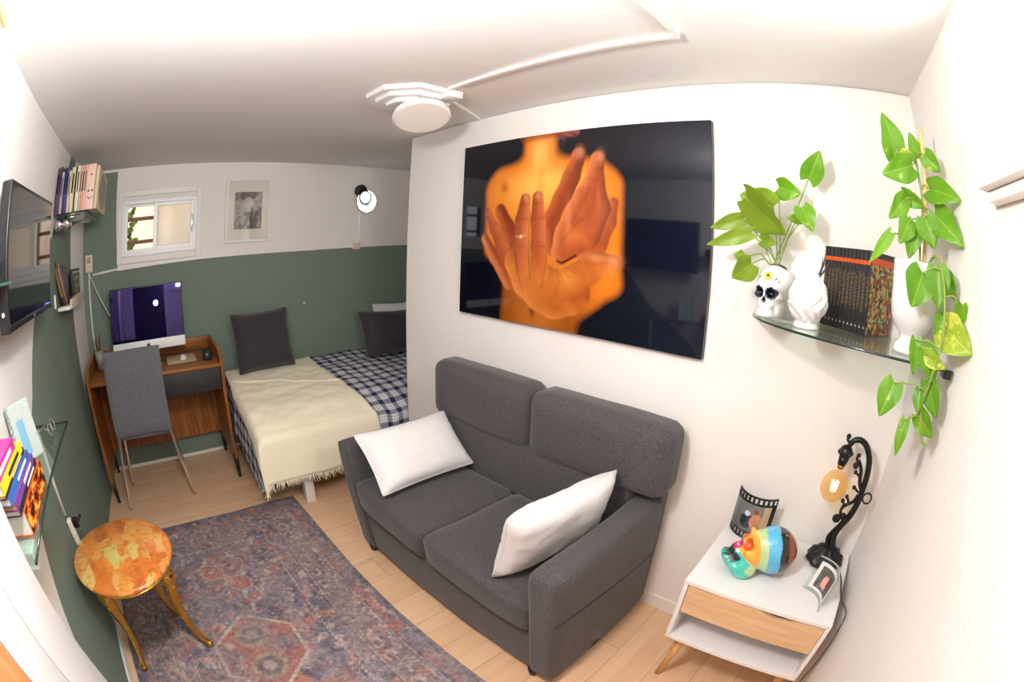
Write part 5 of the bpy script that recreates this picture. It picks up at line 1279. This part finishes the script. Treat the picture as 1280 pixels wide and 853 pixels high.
tag(obj('terminal_box',MB().rbox(-1.665,-1.605,-.40,-.33,H-.034,H-.0005,.006,2),M['white'],loc=(-1.635,-.365,H)),'small white terminal box on the ceiling beside the rose','junction box')
def tk(name,label,a,b_,w=.018,h=.013):
    a=V(a);b_=V(b_); d=(b_-a).normalized(); s_=V((-d.y,d.x,0))*w/2
    mb=MB(); vs=[a-s_,a+s_,b_+s_,b_-s_]; vs=[V((p.x,p.y,H-.0005)) for p in vs]+[V((p.x,p.y,H-h)) for p in vs]
    mb.add(vs,[(0,1,2,3),(7,6,5,4),(0,4,5,1),(1,5,6,2),(2,6,7,3),(3,7,4,0)]); return tag(obj(name,mb,M['trim'],loc=a,bevel=.002),label,'cable trunking')
tk('ceiling_trunking','long white trunking across the ceiling from the rose towards the near wall',(-1.60,-.405,H),(-.684,-.388,H))
tk('ceiling_trunking','white trunking leading off from the bend in the long ceiling trunking',(-.684,-.397,H),(-.690,-1.70,H))
tk('ceiling_trunking','short white trunking between the ceiling rose and the picture wall',(-1.735,-.28,H),(-1.872,-.001,H),.014,.010)
# ------------------------------------------------------------------ rug
RX0,RX1,RY0,RY1=-2.607,-.72,-2.035,-.782
nu3,nv3=620,410; U3,W3=np.meshgrid(np.linspace(0,1,nu3),np.linspace(0,1,nv3),indexing='ij')
x=(U3)*(RX1-RX0); y=(W3)*(RY1-RY0); Lx=RX1-RX0; Ly=RY1-RY0
ed=np.minimum(np.minimum(x,Lx-x),np.minimum(y,Ly-y)); xm=x-Lx/2; ym_=y-Ly/2
base=s2l((124,117,126)); Rg=np.zeros((nu3,nv3,3))+base
n1=fbm(x*6,y*6,21); n2=fbm(x*26,y*26,31); n3=fbm(x*70,y*70,41,3)
Rg=blend(Rg,s2l((92,92,108)),sst(.42,.62,fbm(x*3.2,y*9,51))*.9);
Rg=blend(Rg,s2l((150,122,114)),sst(.52,.68,n1)*.6)
Rg=blend(Rg,s2l((186,166,152)),sst(.54,.68,n2)*.7); Rg=blend(Rg,s2l((62,62,80)),sst(.52,.36,n2)*0+sst(.56,.68,fbm(x*30+9,y*30,61))*.75)
Rg=blend(Rg,s2l((172,110,76)),sst(.63,.73,fbm(x*17+3,y*17+8,71))*.7)
RUST=s2l((160,88,74)); PALE=s2l((182,166,152)); NAVY=s2l((64,66,84)); ORG_=s2l((176,108,70))
# borders
def bandm(a,b_): return sst(a-.003,a+.003,ed)*sst(b_+.003,b_-.003,ed)
Rg=blend(Rg,NAVY,bandm(-.1,.022)*.5)
Rg=blend(Rg,RUST,bandm(.050,.085)*.6*sst(.3,.6,n2))
Rg=blend(Rg,s2l((134,114,106)),bandm(.095,.215)*.45)
cell=.088; ux=np.abs(((x+.02)%cell)/cell-.5)*2; uy=np.abs(((y+.03)%cell)/cell-.5)*2
flow=np.hypot(ux,uy); Rg=blend(Rg,PALE,bandm(.105,.205)*sst(.55,.42,np.abs(flow-.55)*2.4)*.55*sst(.35,.6,n3)); Rg=blend(Rg,NAVY,bandm(.105,.205)*sst(.32,.2,flow)*.6)
for b0,wd_,cl in ((.092,.006,PALE),(.216,.007,PALE),(.225,.006,NAVY),(.086,.004,NAVY)): Rg=blend(Rg,cl,bandm(b0,b0+wd_)*.6*(.4+.9*n3))
# inner guard stripe of pale dashes
Rg=blend(Rg,PALE,bandm(.300,.312)*sst(.35,.55,np.abs(((x+y)*42)%1-.5)*2)*.85)
# field flowers
rf=np.random.RandomState(9)
for k in range(210):
    cx_,cy_=rf.uniform(.24,Lx-.24),rf.uniform(.24,Ly-.24); r_=rf.uniform(.010,.034); a=np.arctan2(y-cy_,x-cx_); d_=np.hypot(x-cx_,y-cy_)
    pet=r_*(.72+.28*np.cos(a*rf.choice([4,5,6,8])+rf.rand()*6)); cl=[RUST,PALE,ORG_,NAVY,s2l((118,126,134))][rf.randint(5)]
    Rg=blend(Rg,cl,sst(.004,-.004,d_-pet)*rf.uniform(.45,.85)); Rg=blend(Rg,[PALE,NAVY,RUST][rf.randint(3)],sst(.003,-.003,d_-pet*.42)*.7)
# medallions: hexagonal rust lozenges with four-lobed centres along the middle
for cx_,s_,op in ((Lx/2+.13,1.0,.85),(Lx/2-.38,.85,.45),(Lx/2+.62,.9,.7)):
    px=(x-cx_)/s_; py=(y-Ly/2-.0)/s_
    if op<.5:
        for k_ in range(4):
            a_=math.pi/4+k_*math.pi/2; qx=px*math.cos(a_)+py*math.sin(a_)-.10; qy=-px*math.sin(a_)+py*math.cos(a_)
            pt_=np.hypot(qx/.085,qy/.055); Rg=blend(Rg,PALE,sst(1.25,1.1,pt_)*.45); Rg=blend(Rg,[RUST,s2l((124,86,84))][k_%2],sst(1.05,.9,pt_)*.8*sst(.2,.5,n2)); Rg=blend(Rg,PALE,sst(.4,.2,pt_)*.35)
        continue
    hexd=np.maximum(np.abs(py)-.185,np.maximum(np.abs(px)*.80+np.abs(py)*.62-.185,np.abs(px)-.215))
    Rg=blend(Rg,PALE,sst(.006,-.002,np.abs(hexd)-.006)*op); 
    Rg=blend(Rg,RUST,sst(.004,-.004,hexd+.010)*op*.9*sst(.25,.5,n2))
    for sx_ in (-1,1):
        lob=np.hypot((px-sx_*.095)/.075,(py)/.085); Rg=blend(Rg,s2l((150,138,112)),sst(1.05,.9,lob)*op*.85); Rg=blend(Rg,NAVY,sst(.75,.6,lob)*op*.8); Rg=blend(Rg,PALE,sst(.42,.3,lob)*op*.7)
    for sy_ in (-1,1):
        lob=np.hypot(px/.045,(py-sy_*.13)/.055); Rg=blend(Rg,s2l((112,110,116)),sst(1.05,.85,lob)*op*.8)
    Rg=blend(Rg,ORG_,sst(.028,.02,np.hypot(px,py))*op)
# wear
wear=fbm(x*4,y*14,81); Rg=blend(Rg,s2l((138,124,122)),sst(.42,.70,wear)*.55); Rg=blend(Rg,s2l((126,116,118)),np.zeros_like(x)+.16)
Rg=blend(Rg,s2l((146,138,140)),np.zeros_like(x)+.15); n4=fbm(x*140,y*90,91,2); Rg=Rg*1.26*(.62+.76*n3[...,None])*(.70+.60*n4[...,None])*(.86+.28*np.random.RandomState(2).rand(nu3,nv3,1))*np.array([1.02,1.0,1.01])
mb=cgrid(nu3,nv3,lambda a,b_:(RX0+a*(RX1-RX0),RY0+b_*(RY1-RY0)+.004*math.sin(a*9),.0075+.0012*math.sin(a*31+b_*17)),Rg)
rug=tag(obj('rug',mb,M['rugm'],loc=(-1.66,-1.41,0),colors=True),'faded grey-blue and rust oriental rug on the wooden floor before the sofa','rug')
rm_=MB(); rm_.box(RX0+.001,RX1-.001,RY0+.005,RY1-.005,.0008,.0055); obj('rug_backing',rm_,plain('rug_back_jute',srgb(96,88,90),.95),rug)
# ------------------------------------------------------------------ gilt side table with an onyx top
gt=thing('side_table','round side table with an amber onyx top and three gilt cabriole legs','side table',(-1.677,-1.812,0))
tc_=(-1.677,-1.812)
obj('tabletop',MB().lathe([(.001,.478),(.222,.478),(.231,.482),(.234,.490),(.231,.497),(.224,.5),(.001,.5)],64,(tc_[0],tc_[1],.010)),M['onyx'],gt)
obj('brass_rim',MB().lathe([(.20,.470),(.226,.470),(.228,.478),(.20,.478)],64,(tc_[0],tc_[1],.010),cap=False),M['gold'],gt)
obj('collar',MB().lathe([(.001,.44),(.085,.44),(.10,.455),(.13,.470),(.001,.470)],28,(tc_[0],tc_[1],.010)),M['gold'],gt)
for ang in ( math.atan2(-1.975+1.812,-1.578+1.677), math.atan2(-1.655+1.812,-1.640+1.677), math.atan2(-1.690+1.812,-1.925+1.677)):
    dx,dy=math.cos(ang),math.sin(ang)
    P_=[(.118,.462),(.150,.435),(.163,.395),(.158,.33),(.152,.25),(.156,.17),(.170,.09),(.187,.040),(.200,.018)]
    R_=[.026,.033,.036,.030,.021,.0165,.0140,.0135,.0175]
    pp=smooth_path([(tc_[0]+dx*r,tc_[1]+dy*r,z+.010) for r,z in P_],5); n_=len(pp); rr=[np.interp(i/(n_-1)*8,range(9),R_) for i in range(n_)]
    rr=[r*(1+.10*math.sin(i*1.9)*(i<n_*.4)) for i,r in enumerate(rr)]
    lg_=obj('leg',MB().tube(pp,rr,12),M['gold'],gt)
    mb=MB(); mb.ball((tc_[0]+dx*.200,tc_[1]+dy*.200,.0275),.0165,12,10,0,(1.15,1.15,1))
    for k in range(5):
        t_=k/4; q_=pp[int(t_*n_*.36)]; sd=V((-dy,dx,0))
        for s_ in (-1,1): mb.ball(q_+V((dx,dy,0))*.022+sd*s_*.018,.0115-.004*t_,8,6,0,(1,1,1.5))
    mb.tube([pp[0]+V((dx,dy,0))*.02,pp[int(n_*.2)]+V((dx,dy,0))*.026,pp[int(n_*.4)]+V((dx,dy,0))*.016],[.010,.014,.004],8)
    obj('acanthus_ornament',mb,M['gold'],lg_)

LP=dict(flash=17,fill=50,dpos=(-.80,-1.40,1.80),fpos=(-.40,-1.40,1.45),ftgt=(-.9,-1.2,2.05),fang=150,win=20,sun=3.0,sky=1.6,exp=.04)
# ------------------------------------------------------------------ camera, light, view
KK=[0.0019427609825986192, 0.05881755763574508, 0.0006441245970780508, -4.7052201606590915e-05, 2.103722625941551e-06]
RR=[[0.7222978829852349, 0.6906638726218045, 0.03562559880338537], [-0.16938318445762943, 0.12672701348557203, 0.9773687128591851], [-0.670518534462725, 0.7119857295677207, -0.20852149969218978]]
CC=[-0.2423352482094615, -1.452952498826524, 1.4372760098202904]
cd=bpy.data.cameras.new('camera'); cam=bpy.data.objects.new('camera',cd); COL.objects.link(cam)
cd.type='PANO'; cd.panorama_type='FISHEYE_LENS_POLYNOMIAL'; cd.sensor_width=36; cd.sensor_fit='HORIZONTAL'; cd.fisheye_fov=3.3
for i,v in enumerate(KK): setattr(cd,'fisheye_polynomial_k%d'%i,-v)
r,u,d_=[V(x) for x in RR]; m4=Matrix((r,u,-d_)).transposed().to_4x4(); m4.translation=V(CC); cam.matrix_world=m4
cd.clip_start=.01; SC.camera=cam
def light(name,ty,loc,energy,color=(1,1,1),target=None,**k):
    l=bpy.data.lights.new(name,ty); l.energy=energy; l.color=color
    for a,b_ in k.items(): setattr(l,a,b_)
    o=bpy.data.objects.new(name,l); COL.objects.link(o); o.location=loc
    if target is not None: o.rotation_euler=(V(target)-V(loc)).to_track_quat('-Z','Y').to_euler()
    return o
# bounced camera flash: points up at the ceiling and the near wall above the viewpoint
light('camera_flash','SPOT',LP['fpos'],LP['flash'],(1,.985,.975),LP['ftgt'],spot_size=math.radians(LP['fang']),spot_blend=1.0,shadow_soft_size=.035)
light('added_fill','POINT',LP.get('dpos',(-.30,-1.38,1.75)),LP.get('fill',0),(1,.985,.975),shadow_soft_size=.075)  # added fill light, unseen, set into the room to brighten its back
# daylight through the high window of the near wall
p=NW(.86,.13,1.835); 
wl_=light('window_daylight','AREA',p,LP['win'],(1,.99,.97),p-NN,shape='RECTANGLE',size=.46,size_y=.28)
# the lit ring sconce and the sun outside
light('sun','SUN',(-6,0,5),LP['sun'],(1,.95,.86),(-6-.55,.55,5-1.0),angle=.01)
w=bpy.data.worlds.new('world'); SC.world=w; w.use_nodes=True; nt=w.node_tree; bg=nt.nodes['Background']; bg.inputs[0].default_value=(.82,.90,1,1); bg.inputs[1].default_value=LP['sky']
SC.view_settings.view_transform='Standard'; SC.view_settings.look='None'; SC.view_settings.gamma=1; SC.view_settings.use_curve_mapping=False
SC.view_settings.exposure=LP['exp']
SC.cycles.max_bounces=10; SC.cycles.diffuse_bounces=6; SC.cycles.transparent_max_bounces=12; SC.cycles.caustics_reflective=False; SC.cycles.caustics_refractive=False
